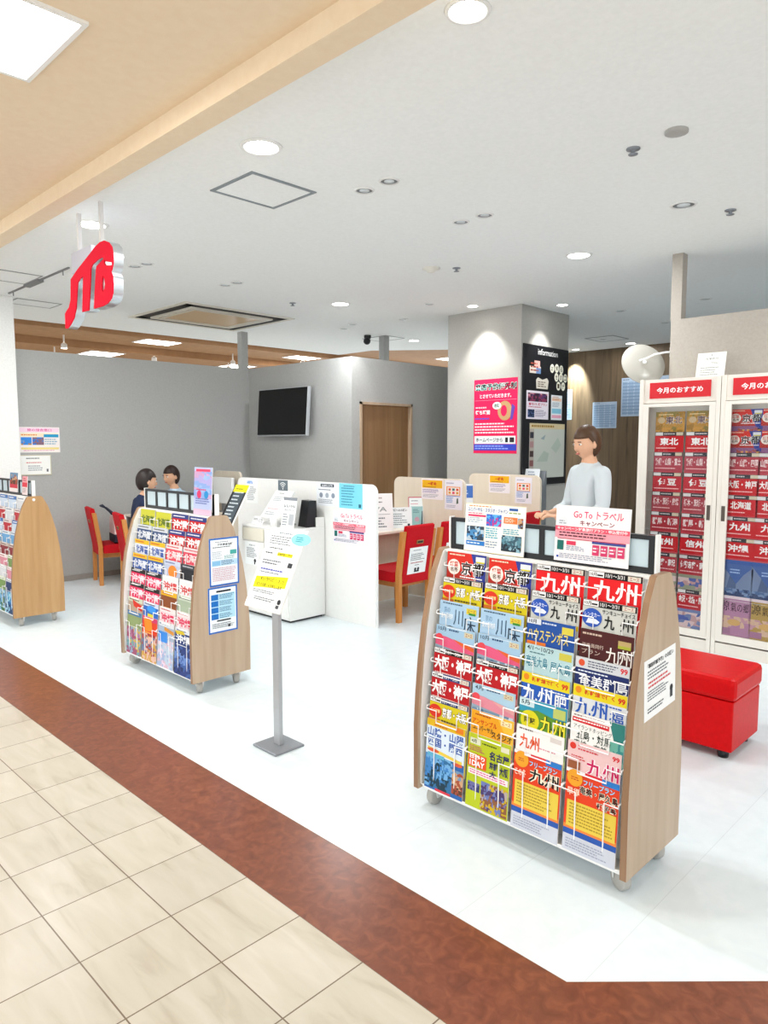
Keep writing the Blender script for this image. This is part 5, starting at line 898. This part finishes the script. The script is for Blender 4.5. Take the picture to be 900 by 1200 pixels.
def standing(h=1.62):
    k = h / 1.70
    J = {'pelvis': (0, 0, .93, (.125, .095)), 'belly': (0, 0, 1.08, (.115, .085)), 'chest': (0, -.005, 1.26, (.125, .09)), 'neckbase': (0, -.01, 1.40, .06), 'neck': (0, 0, 1.46, .05), 'headbase': (0, .01, 1.53, .05)}
    for s, c in (('L', -1), ('R', 1)):
        J['sh' + s] = (c * .17, -.01, 1.36, .052); J['el' + s] = (c * .225, .02, 1.09, .04); J['wr' + s] = (c * .12, .24, 1.04, .027); J['palm' + s] = (c * .08, .31, 1.05, (.036, .018))
        J['hip' + s] = (c * .09, 0, .86, .085); J['kn' + s] = (c * .1, .01, .49, .055); J['an' + s] = (c * .1, -.02, .085, .038); J['toe' + s] = (c * .11, .13, .03, .03)
    return {a: (b[0] * k, b[1] * k, b[2] * k, tuple(r * k for r in b[3]) if isinstance(b[3], tuple) else b[3] * k) for a, b in J.items()}
def sitting(lean_=.03, arms=.30, up=0):
    J = {'pelvis': (0, .0, .535, (.125, .1)), 'belly': (0, .01 + lean_ * .4, .68, (.115, .088)), 'chest': (0, .02 + lean_, .86, (.122, .09)), 'neckbase': (0, .02 + lean_ * 1.4, 1.0, .058), 'neck': (0, .03 + lean_ * 1.6, 1.06, .048), 'headbase': (0, .045 + lean_ * 1.8, 1.12, .048)}
    for s, c in (('L', -1), ('R', 1)):
        J['sh' + s] = (c * .17, .01 + lean_ * 1.2, .955, .05); J['el' + s] = (c * .215, .06, .72, .04); J['wr' + s] = (c * .11, arms, .765 + up, .026); J['palm' + s] = (c * .08, arms + .07, .775 + up, (.036, .017))
        J['hip' + s] = (c * .09, .04, .53, .08); J['kn' + s] = (c * .11, .42, .50, .056); J['an' + s] = (c * .11, .40, .085, .037); J['toe' + s] = (c * .12, .54, .03, .03)
    return J
person('person', (-7.02, 3.46, 0), R(-12), 'person in a navy top with dark hair sitting on a red chair, seen from behind', sitting(.04, .26), ((0, .105, 1.165), 0, -6), '#27324e', '#3a3f4a', '#241a18', '#2a2a2a')
# staff seat across the desk
sc_ = empty('office_chair', (-7.80, 4.42, 0), R(180), 'grey office chair behind the left desk, staff person sitting on it', 'chair')
MB().prism([(-.2, .40), (.2, .40), (.2, .44), (-.2, .45)], -.21, .21, mat('#6a6e74', .7), 'x').build('seat', sc_, .012)
MB().box(-.2, -.225, .5, .2, -.19, .82, mat('#6a6e74', .7)).build('backrest', sc_, .012); MB().box(-.025, -.235, .38, .025, -.226, .7, BLACK).build('back_bar', sc_)
MB().tube([(0, 0, .06), (0, 0, .399)], .025, STEEL).build('gas_column', sc_)
for i in range(5): MB().tube([(0, 0, .075), (.22 * math.cos(i * 1.2566), .22 * math.sin(i * 1.2566), .035)], [.022, .014], BLACK).build('foot', sc_)
person('person', (-7.86, 4.42, 0), R(180), 'person in a light blue top with dark brown hair seated across the left desk', sitting(.03, .24), ((0, .105, 1.165), 12, -8), '#b9d3e6', '#2a2f3a', '#2c1a14', '#222222')
person('person', (-2.56, 4.66, 0), R(150), 'person in a pale grey top with brown hair standing behind the nearest rack', standing(1.70), ((0, .022, 1.555), 10, -10), '#c9d0d4', '#3a3c46', '#4a3018', '#222222')

# ------------------------------------------------------------------ light, camera
def area(name, x, y, z, sx, sy, e, c=(1, 1, 1), shape='DISK', spread=180):
    l = bpy.data.lights.new(name, 'AREA'); l.shape = shape; l.size = sx; l.energy = e; l.color = c; l.spread = R(spread)
    if shape == 'RECTANGLE': l.size_y = sy
    o = bpy.data.objects.new(name, l); COL.objects.link(o); o.location = (x, y, z); return o
LAMP = 15
for x, y, r, lb in ON[:5]: area('downlight_lamp', x, y, CEIL - .012, r * 1.5, 0, LAMP if y > 2.15 else 6, (.95, .985, 1))
for (x, y, r, lb), e_ in zip(ON[7:9], (18, 5)): area('downlight_lamp', x, y, CEIL - .012, r * 1.5, 0, e_, (.95, .98, 1))
# the rest of the lamp grid, outside the photo
for x, y in ((-.6, 5.0), (1.6, 5.6), (.9, 7.4), (-6.6, 2.25), (-1.4, 8.0)): area('downlight_lamp', x, y, CEIL - .012, .13, 0, LAMP if y > 2.15 else 6, (.95, .985, 1))
def spot(x, y, z, tx, ty, tz, e, ang, c=(1, .99, .96)):
    l = bpy.data.lights.new('spot_lamp', 'SPOT'); l.energy = e; l.spot_size = R(ang); l.spot_blend = .6; l.shadow_soft_size = .04; l.color = c
    o = bpy.data.objects.new('spot_lamp', l); COL.objects.link(o); o.location = (x, y, z); o.rotation_euler = (Vector((tx, ty, tz)) - Vector((x, y, z))).to_track_quat('-Z', 'Y').to_euler()
spot(-4.98, 6.42, 3.04, -4.98, 6.72, 2.0, 36, 75); spot(-4.242, 7.052, 3.04, -4.52, 7.1, 2.0, 28, 75); spot(-6.2, 10.55, 3.04, -6.25, 10.8, 2.5, 190, 60, (.9, 1, .98))
spot(-5.98, 5.52, 3.04, -6.14, 5.66, 2.1, 22, 55)
# corridor light panels (the one in view and its neighbours along the mall)
for x, y in ((-3.03, .92), (.6, .92), (-5.7, .92), (-8.3, .92), (2.2, .92), (-1.6, -1.6), (-4.4, -1.6), (1.2, -1.6), (-7.0, -1.6)): area('corridor_panel_lamp', x, y, 3.075, .56, .56, 9, (1, .99, .97), 'RECTANGLE')
for x, y in ((-11.5, 3), (-11.5, 6.5), (-14.5, 4.5), (-10.2, 8.3)): area('mall_panel_lamp', x, y, 3.08, .56, .56, 22, (1, .93, .84), 'RECTANGLE')
w = bpy.data.worlds.new('mall_air'); SC.world = w; w.use_nodes = True
w.node_tree.nodes['Background'].inputs[0].default_value = (.92, .965, 1, 1); w.node_tree.nodes['Background'].inputs[1].default_value = 1.15

cam = bpy.data.cameras.new('camera'); co = bpy.data.objects.new('camera', cam); COL.objects.link(co); SC.camera = co
cam.sensor_fit = 'VERTICAL'; cam.sensor_height = 24; cam.lens = 840 / 1200 * 24; cam.clip_start = .05
co.location = (0, 0, 1.55); co.rotation_euler = (R(90) - math.atan(80 / 840), 0, R(44.7))
SC.view_settings.view_transform = 'Standard'; SC.view_settings.look = 'None'; SC.view_settings.gamma = 1; SC.view_settings.exposure = .68; SC.view_settings.use_curve_mapping = False
SC.cycles.max_bounces = 8; SC.cycles.diffuse_bounces = 4; SC.cycles.use_denoising = True
